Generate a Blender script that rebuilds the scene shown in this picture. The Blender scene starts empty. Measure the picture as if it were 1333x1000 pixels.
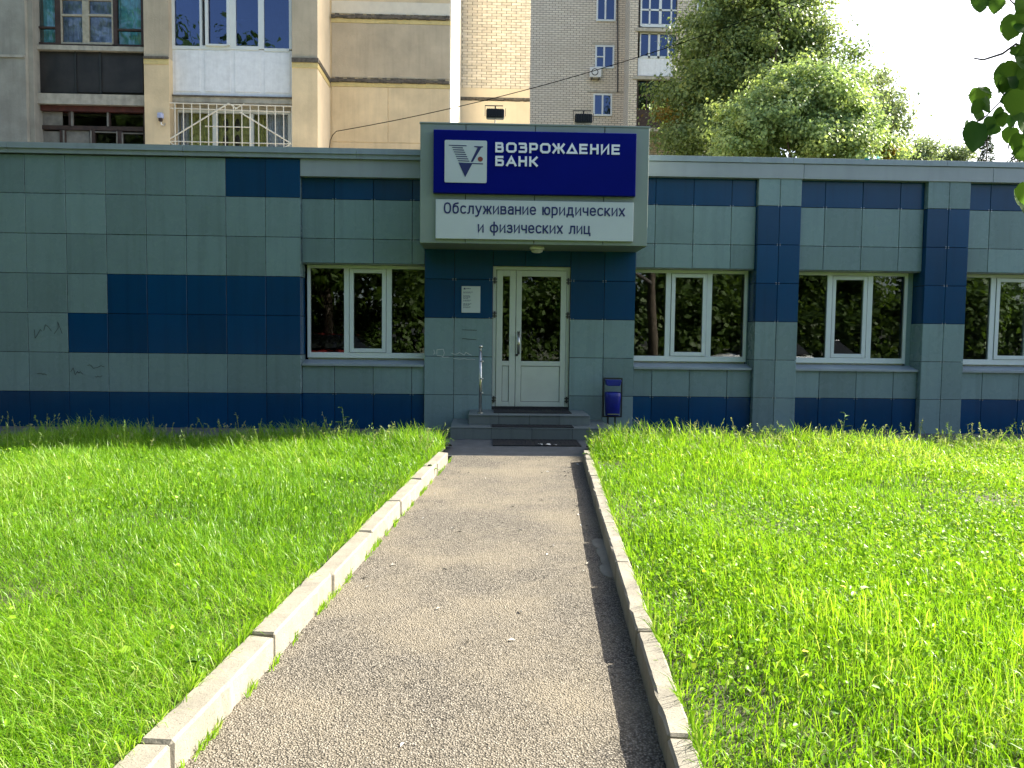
import bpy, bmesh, math, random
import numpy as np
from mathutils import Vector, Matrix
random.seed(7); RNG = np.random.default_rng(11)
SC = bpy.context.scene; COL = SC.collection

# ---------------------------------------------------------------- camera, sky, sun, exposure
F_PX, YAW, PITCH, ROLL, CAM_H = 1043.2, 0.0325, -0.06, 0.0118, 1.47
def ray(u, v):
    a = (u-666.5)/F_PX; b = (v-500)/F_PX
    c, s = math.cos(ROLL), math.sin(ROLL); x = c*a+s*b; up = s*a-c*b
    c, s = math.cos(PITCH), math.sin(PITCH); y = c-s*up; z = s+c*up
    c, s = math.cos(YAW), math.sin(YAW)
    return Vector((c*x+s*y, -s*x+c*y, z))
def at(u, v, Y):                       # the point at depth Y that the photograph shows at pixel (u, v)
    r = ray(u, v); r = r*(Y/r.y); r.z += CAM_H
    return r
cam_d = bpy.data.cameras.new('camera'); cam = bpy.data.objects.new('camera', cam_d); COL.objects.link(cam)
fw = ray(666.5, 500).normalized(); rt = (ray(667.5, 500)-ray(666.5, 500)).normalized(); upv = rt.cross(fw)
M = Matrix.Identity(4)
for i in range(3):
    M[i][0] = rt[i]; M[i][1] = upv[i]; M[i][2] = -fw[i]
M[2][3] = CAM_H
cam.matrix_world = M
cam_d.sensor_width = 36; cam_d.lens = F_PX/1333*36; cam_d.clip_end = 2000; cam_d.clip_start = 0.05
SC.camera = cam

SUN_DIR = Vector((1.25, 0.62, 1.0)).normalized()      # towards the sun
SUN_EL = math.asin(SUN_DIR.z); SUN_AZ = math.atan2(SUN_DIR.x, SUN_DIR.y)
W = bpy.data.worlds.new('World'); SC.world = W; W.use_nodes = True
wn = W.node_tree; bg = wn.nodes['Background']
sky = wn.nodes.new('ShaderNodeTexSky'); sky.sky_type = 'NISHITA'; sky.sun_disc = False
sky.sun_elevation = SUN_EL; sky.sun_rotation = SUN_AZ
sky.air_density = 0.8; sky.dust_density = 3.0; sky.ozone_density = 0.6
wn.links.new(sky.outputs[0], bg.inputs[0]); bg.inputs[1].default_value = 0.11
sun_d = bpy.data.lights.new('sun', 'SUN'); sun_d.energy = 5.0; sun_d.angle = math.radians(0.53); sun_d.color = (1.0, 0.93, 0.80)
sun = bpy.data.objects.new('sun', sun_d); COL.objects.link(sun); sun.rotation_euler = SUN_DIR.to_track_quat('Z', 'Y').to_euler()
sun.location = SUN_DIR*40
vs = SC.view_settings; vs.view_transform = 'Standard'; vs.look = 'None'; vs.gamma = 1; vs.use_curve_mapping = False
vs.exposure = 2.0
SC.cycles.max_bounces = 8; SC.cycles.diffuse_bounces = 4; SC.cycles.transparent_max_bounces = 12
SC.cycles.caustics_reflective = False; SC.cycles.caustics_refractive = False

# ---------------------------------------------------------------- helpers
def tag(o, label=None, cat=None, group=None, kind=None):
    if label: o['label'] = label
    if cat: o['category'] = cat
    if group: o['group'] = group
    if kind: o['kind'] = kind
    return o
def empty(name, loc, label, cat, group=None, kind=None):
    o = bpy.data.objects.new(name, None); COL.objects.link(o); o.location = loc; o.empty_display_size = .2
    bpy.context.view_layer.update()
    return tag(o, label, cat, group, kind)
def link(name, me, parent=None, loc=None, rot=None):
    o = bpy.data.objects.new(name, me); COL.objects.link(o)
    if loc is not None: o.location = loc
    if rot is not None: o.rotation_euler = rot
    if parent:
        o.parent = parent
        o.matrix_parent_inverse = world_of(parent).inverted()
    return o
def world_of(o):
    m = o.matrix_basis.copy()
    while o.parent:
        m = o.parent.matrix_basis @ o.matrix_parent_inverse @ m if False else (o.matrix_parent_inverse @ m)
        o = o.parent
        m = o.matrix_basis @ m
    return m
class MB:
    def __init__(s): s.v = []; s.f = []; s.mi = []
    def add(s, vs, fs, mi=0):
        n = len(s.v); s.v += [tuple(p) for p in vs]; s.f += [tuple(n+i for i in f) for f in fs]; s.mi += [mi]*len(fs); return s
    def box(s, x0, x1, y0, y1, z0, z1, mi=0):
        if x0 > x1: x0, x1 = x1, x0
        if z0 > z1: z0, z1 = z1, z0
        if y0 > y1: y0, y1 = y1, y0
        v = [(x0,y0,z0),(x1,y0,z0),(x1,y1,z0),(x0,y1,z0),(x0,y0,z1),(x1,y0,z1),(x1,y1,z1),(x0,y1,z1)]
        return s.add(v, [(0,3,2,1),(4,5,6,7),(0,1,5,4),(1,2,6,5),(2,3,7,6),(3,0,4,7)], mi)
    def cham(s, x0, x1, y0, y1, z0, z1, c=.004, mi=0):      # slab in the XZ plane whose front (low y) edges are chamfered
        v = [(x0+c,y0,z0+c),(x1-c,y0,z0+c),(x1-c,y0,z1-c),(x0+c,y0,z1-c),
             (x0,y0+c,z0),(x1,y0+c,z0),(x1,y0+c,z1),(x0,y0+c,z1),(x0,y1,z0),(x1,y1,z0),(x1,y1,z1),(x0,y1,z1)]
        f = [(0,1,2,3)]
        for k in range(4):
            m = (k+1) % 4
            f += [(k+4, m+4, m, k), (k+8, m+8, m+4, k+4)]
        return s.add(v, f+[(11,10,9,8)], mi)
    def prism(s, pts, y0, y1, mi=0):                          # polygon (x,z) counter-clockwise seen from -y, extruded y0..y1
        n = len(pts)
        v = [(x,y0,z) for x,z in pts]+[(x,y1,z) for x,z in pts]
        return s.add(v, [tuple(range(n)), tuple(range(2*n-1, n-1, -1))]+[(k, k+n, (k+1)%n+n, (k+1)%n) for k in range(n)], mi)
    def tube(s, pts, rad, n=8, mi=0, cap=True):
        pts = [Vector(p) for p in pts]; rad = rad if hasattr(rad, '__len__') else [rad]*len(pts)
        vs = []; fs = []; prev = None
        for i, p in enumerate(pts):
            d = (pts[min(i+1, len(pts)-1)]-pts[max(i-1, 0)]).normalized()
            if prev is None: a = d.orthogonal().normalized()
            else: a = (prev-d*prev.dot(d)).normalized()
            prev = a; b = d.cross(a)
            for k in range(n):
                t = 2*math.pi*k/n; vs.append(p+(a*math.cos(t)+b*math.sin(t))*rad[i])
        for i in range(len(pts)-1):
            for k in range(n):
                m = (k+1) % n; fs.append((i*n+k, i*n+m, (i+1)*n+m, (i+1)*n+k))
        if cap: fs += [tuple(range(n-1, -1, -1)), tuple((len(pts)-1)*n+k for k in range(n))]
        return s.add(vs, fs, mi)
    def ball(s, c, r, mi=0, nu=10, nv=6, sc=(1,1,1)):
        vs = [(c[0], c[1], c[2]+r*sc[2])]
        for j in range(1, nv):
            for k in range(nu):
                t = math.pi*j/nv; p = 2*math.pi*k/nu
                vs.append((c[0]+r*sc[0]*math.sin(t)*math.cos(p), c[1]+r*sc[1]*math.sin(t)*math.sin(p), c[2]+r*sc[2]*math.cos(t)))
        vs.append((c[0], c[1], c[2]-r*sc[2])); fs = []
        for k in range(nu):
            m = (k+1) % nu; fs.append((0, 1+k, 1+m)); fs.append((len(vs)-1, 1+(nv-2)*nu+m, 1+(nv-2)*nu+k))
            for j in range(nv-2): fs.append((1+j*nu+k, 1+(j+1)*nu+k, 1+(j+1)*nu+m, 1+j*nu+m))
        return s.add(vs, fs, mi)
    def mesh(s, name, mats, origin=(0,0,0), smooth=False):
        o = Vector(origin); me = bpy.data.meshes.new(name)
        me.from_pydata([(p[0]-o.x, p[1]-o.y, p[2]-o.z) for p in s.v], [], s.f)
        for m in (mats if isinstance(mats, (list, tuple)) else [mats]): me.materials.append(m)
        if any(s.mi): me.polygons.foreach_set('material_index', s.mi)
        if smooth: me.polygons.foreach_set('use_smooth', [True]*len(me.polygons))
        me.update(); return me
    def build(s, name, mats, parent=None, smooth=False, bevel=0):
        P = np.array(s.v); c = (P.min(0)+P.max(0))/2; c[2] = P[:,2].min(); o = Vector(c)
        ob = link(name, s.mesh(name, mats, o, smooth), parent, o)
        if bevel:
            m = ob.modifiers.new('edge', 'BEVEL'); m.width = bevel; m.segments = 2; m.limit_method = 'ANGLE'
        return ob

def np_mesh(name, V, Fq, mats, attrs=None, mi=None, smooth=False):
    """big mesh from arrays; Fq (n,k) with k verts a face"""
    me = bpy.data.meshes.new(name); n, k = Fq.shape
    me.vertices.add(len(V)); me.vertices.foreach_set('co', V.astype(np.float32).ravel())
    me.loops.add(n*k); me.loops.foreach_set('vertex_index', Fq.astype(np.int32).ravel())
    me.polygons.add(n); me.polygons.foreach_set('loop_start', np.arange(0, n*k, k, dtype=np.int32))
    for m in (mats if isinstance(mats, (list, tuple)) else [mats]): me.materials.append(m)
    if mi is not None: me.polygons.foreach_set('material_index', mi.astype(np.int32))
    if smooth: me.polygons.foreach_set('use_smooth', np.ones(n, dtype=bool))
    me.update(calc_edges=True)
    for key, a in (attrs or {}).items():
        at_ = me.attributes.new(key, 'FLOAT', 'POINT'); at_.data.foreach_set('value', a.astype(np.float32))
    return me

# ---------------------------------------------------------------- materials
def nodes_of(name):
    m = bpy.data.materials.new(name); m.use_nodes = True
    t = m.node_tree; return m, t, t.nodes['Principled BSDF']
def nd(t, typ, **kw):
    n = t.nodes.new(typ)
    for k, v in kw.items(): setattr(n, k, v)
    return n
def pos(t, scale=1.0, vec=None):
    g = nd(t, 'ShaderNodeNewGeometry'); mp = nd(t, 'ShaderNodeMapping')
    mp.inputs['Scale'].default_value = vec or (scale,)*3
    t.links.new(g.outputs['Position'], mp.inputs[0]); return mp.outputs[0]
def noise(t, vec, scale, detail=4, rough=.6):
    n = nd(t, 'ShaderNodeTexNoise'); n.inputs['Scale'].default_value = scale; n.inputs['Detail'].default_value = detail; n.inputs['Roughness'].default_value = rough
    t.links.new(vec, n.inputs['Vector']); return n.outputs['Fac']
def ramp(t, fac, stops):
    r = nd(t, 'ShaderNodeValToRGB'); el = r.color_ramp.elements
    while len(el) < len(stops): el.new(.5)
    for e, (p, c) in zip(el, stops):
        e.position = p; e.color = (*c, 1) if len(c) == 3 else c
    t.links.new(fac, r.inputs[0]); return r.outputs[0]
def mixc(t, fac, a, b, mode='MIX'):
    n = nd(t, 'ShaderNodeMix', data_type='RGBA', blend_type=mode)
    for i, x in ((0, fac), (6, a), (7, b)):
        if hasattr(x, 'is_linked'): t.links.new(x, n.inputs[i])
        elif i == 0: n.inputs[0].default_value = x
        else: n.inputs[i].default_value = (*x, 1)
    return n.outputs[2]
def mathn(t, op, a, b=0.0):
    n = nd(t, 'ShaderNodeMath', operation=op)
    for i, x in ((0, a), (1, b)):
        if hasattr(x, 'is_linked'): t.links.new(x, n.inputs[i])
        else: n.inputs[i].default_value = x
    return n.outputs[0]
def bump(t, p, h, strength=.3, dist=.01):
    b = nd(t, 'ShaderNodeBump'); b.inputs['Strength'].default_value = strength; b.inputs['Distance'].default_value = dist
    t.links.new(h, b.inputs['Height']); t.links.new(b.outputs[0], p.inputs['Normal'])
def sc3(c, k): return tuple(min(1, x*k) for x in c)
def plain(name, col, rough=.5, var=.12, scale=6, bmp=0, bscale=80, metal=0, spec=None, per_obj=0, streak=0):
    m, t, p = nodes_of(name)
    v = pos(t); f = noise(t, v, scale)
    c = ramp(t, f, [(.3, sc3(col, 1-var)), (.7, sc3(col, 1+var))])
    if streak:                                     # rain streaks: noise stretched along z
        s = noise(t, pos(t, vec=(7, 7, .55)), 1.0, 5)
        c = mixc(t, ramp(t, s, [(.48, (0,0,0)), (.75, (streak,)*3)]), c, sc3(col, .35))
    if per_obj:
        oi = nd(t, 'ShaderNodeObjectInfo'); r = nd(t, 'ShaderNodeMapRange')
        r.inputs[3].default_value = 1-per_obj; r.inputs[4].default_value = 1+per_obj
        t.links.new(oi.outputs['Random'], r.inputs[0])
        cm = nd(t, 'ShaderNodeCombineColor'); [t.links.new(r.outputs[0], cm.inputs[i]) for i in range(3)]
        c = mixc(t, 1.0, c, cm.outputs[0], 'MULTIPLY')
    t.links.new(c, p.inputs['Base Color']); p.inputs['Roughness'].default_value = rough; p.inputs['Metallic'].default_value = metal
    if spec is not None: p.inputs['Specular IOR Level'].default_value = spec
    if bmp: bump(t, p, noise(t, v, bscale, 6), bmp)
    return m
def tile_mat(name, col, speck, rough, ior=1.38):
    m, t, p = nodes_of(name); v = pos(t)
    n1 = noise(t, v, 260, 2); n2 = noise(t, v, 3.2, 5)
    c = mixc(t, ramp(t, n1, [(.35, (0,0,0)), (.72, (1,1,1))]), sc3(col, 1-speck), sc3(col, 1+speck))
    c = mixc(t, ramp(t, n2, [(.35, (0,0,0)), (.7, (.30,)*3)]), c, sc3(col, .72))
    st = noise(t, pos(t, vec=(9, 9, .5)), 1.0, 5)
    c = mixc(t, ramp(t, st, [(.5, (0,0,0)), (.75, (.38,)*3)]), c, sc3(col, .5))
    oi = nd(t, 'ShaderNodeObjectInfo'); r = nd(t, 'ShaderNodeMapRange'); r.inputs[3].default_value = .84; r.inputs[4].default_value = 1.10
    t.links.new(oi.outputs['Random'], r.inputs[0]); cm = nd(t, 'ShaderNodeCombineColor'); [t.links.new(r.outputs[0], cm.inputs[i]) for i in range(3)]
    c = mixc(t, 1.0, c, cm.outputs[0], 'MULTIPLY')
    t.links.new(c, p.inputs['Base Color'])
    rr = nd(t, 'ShaderNodeMapRange'); rr.inputs[3].default_value = rough*.8; rr.inputs[4].default_value = rough*1.3; t.links.new(n2, rr.inputs[0])
    t.links.new(rr.outputs[0], p.inputs['Roughness']); p.inputs['IOR'].default_value = ior
    bump(t, p, noise(t, v, 14, 3), .05, .004)
    return m
def leaf_mat(name, cols, trans=.45, rough=.45, hue='rnd', spec=.3):
    """two-sided leaf: diffuse and translucent of the leaf's own colour plus a waxy coat"""
    m, t, p = nodes_of(name); out = t.nodes['Material Output']
    a = nd(t, 'ShaderNodeAttribute', attribute_name=hue)
    k = len(cols); c = ramp(t, a.outputs['Fac'], [(i/(k-1), cc) for i, cc in enumerate(cols)])
    t.links.new(c, p.inputs['Base Color']); p.inputs['Roughness'].default_value = rough; p.inputs['Specular IOR Level'].default_value = spec
    tr = nd(t, 'ShaderNodeBsdfTranslucent'); c2 = mixc(t, 1.0, c, (1.0, 1.0, .45), 'MULTIPLY')
    g = nd(t, 'ShaderNodeGamma'); g.inputs[1].default_value = .85; t.links.new(c2, g.inputs[0]); t.links.new(g.outputs[0], tr.inputs[0])
    mx = nd(t, 'ShaderNodeMixShader'); mx.inputs[0].default_value = trans
    t.links.new(p.outputs[0], mx.inputs[1]); t.links.new(tr.outputs[0], mx.inputs[2]); t.links.new(mx.outputs[0], out.inputs[0])
    return m
def glass_mat(name, ior=1.5, tint=(.8,.85,.85), wob=.02, boost=1.0, coat=(1,1,1)):
    m, t, p = nodes_of(name); out = t.nodes['Material Output']; t.nodes.remove(p)
    fr = nd(t, 'ShaderNodeFresnel'); fr.inputs[0].default_value = ior
    gl = nd(t, 'ShaderNodeBsdfGlossy'); gl.inputs['Roughness'].default_value = .01; gl.inputs[0].default_value = (*coat, 1)
    tp = nd(t, 'ShaderNodeBsdfTransparent'); tp.inputs[0].default_value = (*tint, 1)
    b = nd(t, 'ShaderNodeBump'); b.inputs['Strength'].default_value = wob; b.inputs['Distance'].default_value = .05
    t.links.new(noise(t, pos(t), 2.2, 1), b.inputs['Height']); t.links.new(b.outputs[0], gl.inputs['Normal'])
    mx = nd(t, 'ShaderNodeMixShader'); t.links.new(mathn(t, 'MULTIPLY', fr.outputs[0], boost), mx.inputs[0]); t.links.new(tp.outputs[0], mx.inputs[1]); t.links.new(gl.outputs[0], mx.inputs[2])
    t.links.new(mx.outputs[0], out.inputs[0]); return m
def asphalt_mat():
    m, t, p = nodes_of('worn_asphalt'); v = pos(t)
    vo = nd(t, 'ShaderNodeTexVoronoi'); vo.inputs['Scale'].default_value = 120; t.links.new(v, vo.inputs['Vector'])
    vo2 = nd(t, 'ShaderNodeTexVoronoi'); vo2.inputs['Scale'].default_value = 190; t.links.new(v, vo2.inputs['Vector'])
    sep = nd(t, 'ShaderNodeSeparateColor'); t.links.new(vo.outputs['Color'], sep.inputs[0])
    st = ramp(t, sep.outputs[0], [(0, (.135,.124,.104)), (.45, (.20,.184,.155)), (.8, (.255,.234,.196)), (1, (.33,.305,.258))])
    edge = ramp(t, vo.outputs['Distance'], [(.25, (1,1,1)), (.66, (.34,.34,.34))])
    c = mixc(t, 1.0, st, edge, 'MULTIPLY')
    big = noise(t, v, .9, 5, .65); c = mixc(t, ramp(t, big, [(.42, (0,0,0)), (.66, (.55,)*3)]), c, (.24,.21,.155))
    mid = noise(t, v, 9, 4); c = mixc(t, ramp(t, mid, [(.55, (0,0,0)), (.8, (.10,)*3)]), c, (.08,.07,.06))
    t.links.new(c, p.inputs['Base Color']); p.inputs['Roughness'].default_value = .95; p.inputs['Specular IOR Level'].default_value = .05
    h = mathn(t, 'ADD', mathn(t, 'MULTIPLY', vo.outputs['Distance'], -1.0), mathn(t, 'MULTIPLY', vo2.outputs['Distance'], -.35))
    h = mathn(t, 'ADD', h, mathn(t, 'MULTIPLY', noise(t, v, 26, 3), 1.2))
    bump(t, p, h, .9, .008); return m
def concrete_mat(name, col, pit=.5):
    m, t, p = nodes_of(name); v = pos(t)
    c = ramp(t, noise(t, v, 5, 6, .65), [(.3, sc3(col, .66)), (.7, sc3(col, 1.14))])
    pits = ramp(t, noise(t, v, 150, 2), [(.60, (0,0,0)), (.70, (pit,)*3)])
    c = mixc(t, pits, c, sc3(col, .35))
    oi = nd(t, 'ShaderNodeObjectInfo'); c = mixc(t, mathn(t, 'MULTIPLY', oi.outputs['Random'], .25), c, sc3(col, .7))
    t.links.new(c, p.inputs['Base Color']); p.inputs['Roughness'].default_value = .88
    bump(t, p, mathn(t, 'ADD', noise(t, v, 60, 6), mathn(t, 'MULTIPLY', pits, -1.0)), .45, .006); return m
def brick_mat():
    m, t, p = nodes_of('cream_brickwork'); g = nd(t, 'ShaderNodeNewGeometry'); s = nd(t, 'ShaderNodeSeparateXYZ'); t.links.new(g.outputs['Position'], s.inputs[0])
    cb = nd(t, 'ShaderNodeCombineXYZ'); t.links.new(mathn(t, 'ADD', s.outputs[0], s.outputs[1]), cb.inputs[0]); t.links.new(s.outputs[2], cb.inputs[1])
    b = nd(t, 'ShaderNodeTexBrick'); t.links.new(cb.outputs[0], b.inputs[0]); b.inputs['Scale'].default_value = 1
    b.inputs['Brick Width'].default_value = .30; b.inputs['Row Height'].default_value = .105; b.inputs['Mortar Size'].default_value = .013; b.inputs['Mortar Smooth'].default_value = .1
    b.inputs['Color1'].default_value = (.74,.67,.54,1); b.inputs['Color2'].default_value = (.64,.57,.45,1); b.inputs['Mortar'].default_value = (.24,.21,.17,1)
    c = mixc(t, ramp(t, noise(t, pos(t), .5, 4), [(.4, (0,0,0)), (.7, (.35,)*3)]), b.outputs['Color'], (.42,.37,.29))
    t.links.new(c, p.inputs['Base Color']); p.inputs['Roughness'].default_value = .9
    bump(t, p, mathn(t, 'MULTIPLY', b.outputs['Fac'], -1.0), .6, .02); return m

m_grey = tile_mat('grey_granite_tile', (.195,.28,.28), .13, .26)
m_blue = tile_mat('blue_granite_tile', (.001,.048,.132), .16, .22)
m_joint = plain('dark_joint', (.016,.017,.018), .9)
m_clip = plain('tile_clip_metal', (.5,.5,.5), .35, metal=1)
m_coping = plain('grey_coping_metal', (.27,.32,.34), .38, var=.08, scale=3, bmp=.08, bscale=3, spec=.6, streak=.25)
m_fascia = plain('grey_fascia_panel', (.31,.34,.35), .45, var=.06, scale=2, streak=.15)
m_canopy = plain('grey_green_composite_panel', (.23,.28,.24), .40, var=.05, scale=1.5, per_obj=.04)
m_soffit = plain('soffit_panel', (.20,.22,.19), .5, var=.1)
m_signblue = plain('sign_deep_blue', (.0008,.0045,.16), .4, var=.06, scale=2, spec=.06)
m_signwhite = plain('sign_white_film', (.52,.57,.57), .38, var=.03, scale=3)
m_letwhite = plain('white_lettering', (.80,.82,.86), .4, var=.02)
m_letblue = plain('navy_lettering', (.008,.014,.10), .4, var=.02)
m_reddot = plain('emblem_red_brown', (.22,.035,.02), .4, var=.02)
m_pvc = plain('white_pvc', (.66,.70,.67), .33, var=.04, scale=4)
m_pvcold = plain('aged_white_pvc', (.78,.80,.80), .45, var=.08, scale=9, streak=.2)
m_door = plain('door_white_paint', (.50,.54,.46), .33, var=.05, scale=4)
m_gap = plain('rubber_seal', (.012,.012,.012), .7)
m_steel = plain('brushed_steel', (.55,.54,.48), .28, metal=1, var=.1, scale=30)
m_darksteel = plain('dark_hinge_metal', (.05,.05,.05), .4, metal=.6)
m_black = plain('black_housing', (.010,.010,.011), .5)
m_lampglass = plain('milky_lamp_cover', (.55,.55,.50), .35)
m_cable = plain('weathered_cable', (.006,.006,.006), 1.0, spec=0)
m_rubber = plain('black_rubber_mat', (.010,.011,.012), .8, bmp=.5, bscale=160)
m_step = tile_mat('step_granite', (.15,.175,.17), .12, .42)
m_binblue = plain('bin_blue_paint', (.003,.012,.20), .4, var=.2, scale=12)
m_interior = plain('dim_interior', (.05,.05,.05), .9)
m_roof = plain('roof_felt', (.34,.31,.26), .9)  # unseen roof, made pale to bounce sunlight onto the stucco behind
m_glass = glass_mat('bank_window_glass', 1.75, (.55,.62,.60), .012)
m_glass2 = glass_mat('flat_window_glass', 1.38, (.92,.95,.96), .03)
m_glassdark = glass_mat('dark_loggia_glass', 2.0, (.25,.30,.40), .03, 1.0, (.55,.68,1.0))
m_glassold = glass_mat('old_loggia_glass', 1.4, (.6,.65,.6), .05, .5)
m_asphalt = asphalt_mat()
m_apron = concrete_mat('shaded_apron_concrete', (.085,.095,.098), .3)  # bluish dark: the building's shade put into the concrete colour
m_kerb = concrete_mat('kerb_concrete', (.225,.208,.165), .65)
m_soil = plain('lawn_soil', (.045,.050,.018), .95, var=.4, scale=3, bmp=.6, bscale=25)
m_ground = plain('ground_earth', (.07,.075,.04), .95, var=.35, scale=.6, bmp=.4, bscale=9)
m_stucco = plain('beige_stucco', (.72,.57,.345), .9, var=.14, scale=1.7, bmp=.5, bscale=34, streak=.18)
m_stuccog = plain('grey_beige_stucco', (.50,.42,.295), .9, var=.14, scale=1.9, bmp=.6, bscale=34, streak=.25)
m_stuccoa = plain('weathered_grey_stucco', (.31,.30,.245), .92, var=.2, scale=2.2, bmp=.6, bscale=34, streak=.3)
m_stuccol = plain('cream_stucco', (.72,.60,.41), .9, var=.08, scale=1.5, bmp=.3, bscale=34, streak=.08)
m_side = plain('pale_panel_sunlit_return', (.72,.66,.53), .9, var=.06)  # near white: sunlight on the return put into the colour; top panel's own tone
m_drip = plain('weathered_dark_ledge', (.11,.095,.075), .95, var=.5, scale=14, bmp=.6, bscale=30)
m_yellow = plain('yellow_painted_band', (.62,.50,.22), .85, var=.12, scale=9)
m_slab = plain('old_concrete_slab', (.42,.39,.31), .9, var=.25, scale=5, bmp=.4, bscale=30, streak=.4)
m_darkboard = plain('dark_balcony_board', (.022,.019,.017), .5, var=.5, scale=3, streak=.3)
m_brownwood = plain('old_brown_frame', (.05,.030,.022), .7, var=.4, scale=9)
m_redwood = plain('dark_red_beam', (.085,.022,.016), .75, var=.4, scale=7)
m_palewood = plain('faded_wood_frame', (.40,.36,.26), .7, var=.2, scale=12)
m_greyboard = plain('weathered_grey_board', (.20,.19,.16), .85, var=.35, scale=4)
m_cyan = plain('turquoise_curtain', (.22,.62,.66), .9, var=.2, scale=10)
m_lilac = plain('lilac_net_curtain', (.42,.47,.66), .9, var=.25, scale=12)
m_olive = plain('olive_patterned_curtain', (.48,.46,.16), .9, var=.4, scale=14)
m_netw = plain('white_net_curtain', (.55,.57,.62), .9, var=.25, scale=16)
m_whitebar = plain('cream_painted_bars', (.72,.68,.56), .5, var=.08)
m_brick = [plain('cream_brick', (.70,.62,.48), .9, var=.12, scale=9, per_obj=.10), plain('pale_cream_brick', (.76,.68,.54), .9, var=.12, scale=9, per_obj=.10)]
m_mortar = plain('brick_mortar', (.34,.29,.22), .95)
m_brickwork = brick_mat()
m_bark = plain('tree_bark', (.075,.060,.045), .95, var=.35, scale=9, bmp=.8, bscale=22)
m_twig = plain('grey_twig', (.09,.08,.075), .8)
m_acwhite = plain('air_conditioner_casing', (.66,.66,.62), .5, var=.06)
m_teal = plain('turquoise_plastic_scrap', (.01,.30,.28), .3, var=.3, scale=30)
m_paper = plain('white_paper', (.6,.6,.56), .6)
m_scratch = plain('chalk_white_scrawl', (.55,.57,.54), .8)
m_marker = plain('black_marker_scrawl', (.015,.016,.016), .6)
m_shoe = plain('grey_dust', (.3,.3,.3), .9)  # plain grey, not assigned to any object

# ---------------------------------------------------------------- ground, path, apron, kerbs
KD = Vector((.080, 1.0, 0)).normalized()
def xr(y): return .42+.078*y            # inner face of the right kerb
def xl(y): return -1.245+.0885*y        # inner face of the left kerb
tag(MB().box(-250, 250, -120, 400, -.6, -.06).build('ground', m_ground), kind='structure')
DW = 12.482                                             # front plane of the tiled walls
DE = DW+.06                                             # entrance bay
DP = DW+.10                                             # recessed panels
DF = DW+.33                                             # window frames
pb = MB()
ys = [-3+.5*i for i in range(26)]
vs_ = []; fs_ = []
for y in ys+[9.76]:
    vs_ += [(xl(y)-.02, y, 0), (xr(y)+.02, y, 0), (xl(y)-.02, y, -.05), (xr(y)+.02, y, -.05)]
ylist = ys+[9.76]; order = sorted(range(len(ylist)), key=lambda i: ylist[i])
for a, b in zip(order[:-1], order[1:]):
    if ylist[b] > 9.77: break
    fs_.append((a*4, a*4+1, b*4+1, b*4))
pb.add(vs_, fs_)
tag(pb.build('path', m_asphalt), kind='structure')
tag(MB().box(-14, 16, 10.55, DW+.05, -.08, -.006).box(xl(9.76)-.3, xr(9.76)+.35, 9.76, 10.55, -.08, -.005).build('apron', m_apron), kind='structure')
def lawn(name, left):
    n = 46; v = []; f = []
    for j in range(n+1):
        y = -2.5+ (10.5+2.5)*j/n
        for i in range(n+1):
            s = (i/n)**1.6
            x = (xl(y)-.112-s*13) if left else (xr(y)+.09+s*13)
            h = .085+.03*math.sin(x*1.7+y*.9)*math.cos(y*1.3-x*.6)*min(1, s*12)
            if y > 10.2: h -= (y-10.2)*.25
            v.append((x, y, h))
    for j in range(n):
        for i in range(n):
            a = j*(n+1)+i; q = (a, a+1, a+n+2, a+n+1)
            f.append(q[::-1] if left else q)
    o = MB().add(v, f).build(name, m_soil, smooth=True); tag(o, kind='structure')
lawn('lawn_soil', True); lawn('lawn_soil', False)

def kerb_stone_mesh(width, height, L, seed):
    bm = bmesh.new(); rnd = random.Random(seed); nx, ny, nz = 3, 14, 3
    bmesh.ops.create_cube(bm, size=1)
    bmesh.ops.subdivide_edges(bm, edges=[e for e in bm.edges if abs((e.verts[0].co-e.verts[1].co).y) > .5], cuts=ny, use_grid_fill=True)
    for v in bm.verts:
        v.co.x *= width; v.co.y *= L; v.co.z = (v.co.z+.5)*(height+.12)-.12
    bmesh.ops.bevel(bm, geom=[e for e in bm.edges if e.is_boundary or e.calc_face_angle(0) > 1], offset=.010, segments=1, affect='EDGES', clamp_overlap=True)
    for v in bm.verts:
        if v.co.z > 0:
            chip = .010 if rnd.random() < .09 else .0016
            v.co += Vector((rnd.uniform(-1, 1), rnd.uniform(-.6, .6), -abs(rnd.uniform(-1, 1))))*chip
    me = bpy.data.meshes.new('kerb_stone'); bm.to_mesh(me); bm.free(); me.materials.append(m_kerb); return me
def kerb(label, fx, sign, width, y0, y1, joints):
    root = empty('kerb', (fx((y0+y1)/2), (y0+y1)/2, 0), label, 'kerb', 'kerbs along the path', 'structure')
    ks = [kerb_stone_mesh(width, .13, .985, 31*i+int(width*1000)) for i in range(4)]
    for i, (a, b) in enumerate(zip(joints[:-1], joints[1:])):
        ym = (a+b)/2; ang = math.atan2(-(fx(b)-fx(a)), b-a)
        o = link('kerb_stone', ks[i % 4], root, (fx(ym)+sign*width/2+random.uniform(-.006, .006), ym, random.uniform(-.008, .006)),
                 (random.uniform(-.004, .004), random.uniform(-.02, .02), ang+random.uniform(-.006, .006)))
        o.scale.y = (b-a)/1.0
kerb('pale concrete kerb edging the left lawn, its inner face in sun', xl, -1, .118, 0, 9.4, [.7, 1.7, 2.6, 3.55, 4.47, 5.45, 6.45, 7.45, 8.4, 9.2])
kerb('narrow concrete kerb edging the right lawn, shading the asphalt beside it', xr, 1, .088, 0, 9.4, [-.35, .65, 1.62, 2.62, 3.58, 4.69, 5.7, 6.7, 7.7, 8.7, 9.35])
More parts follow.
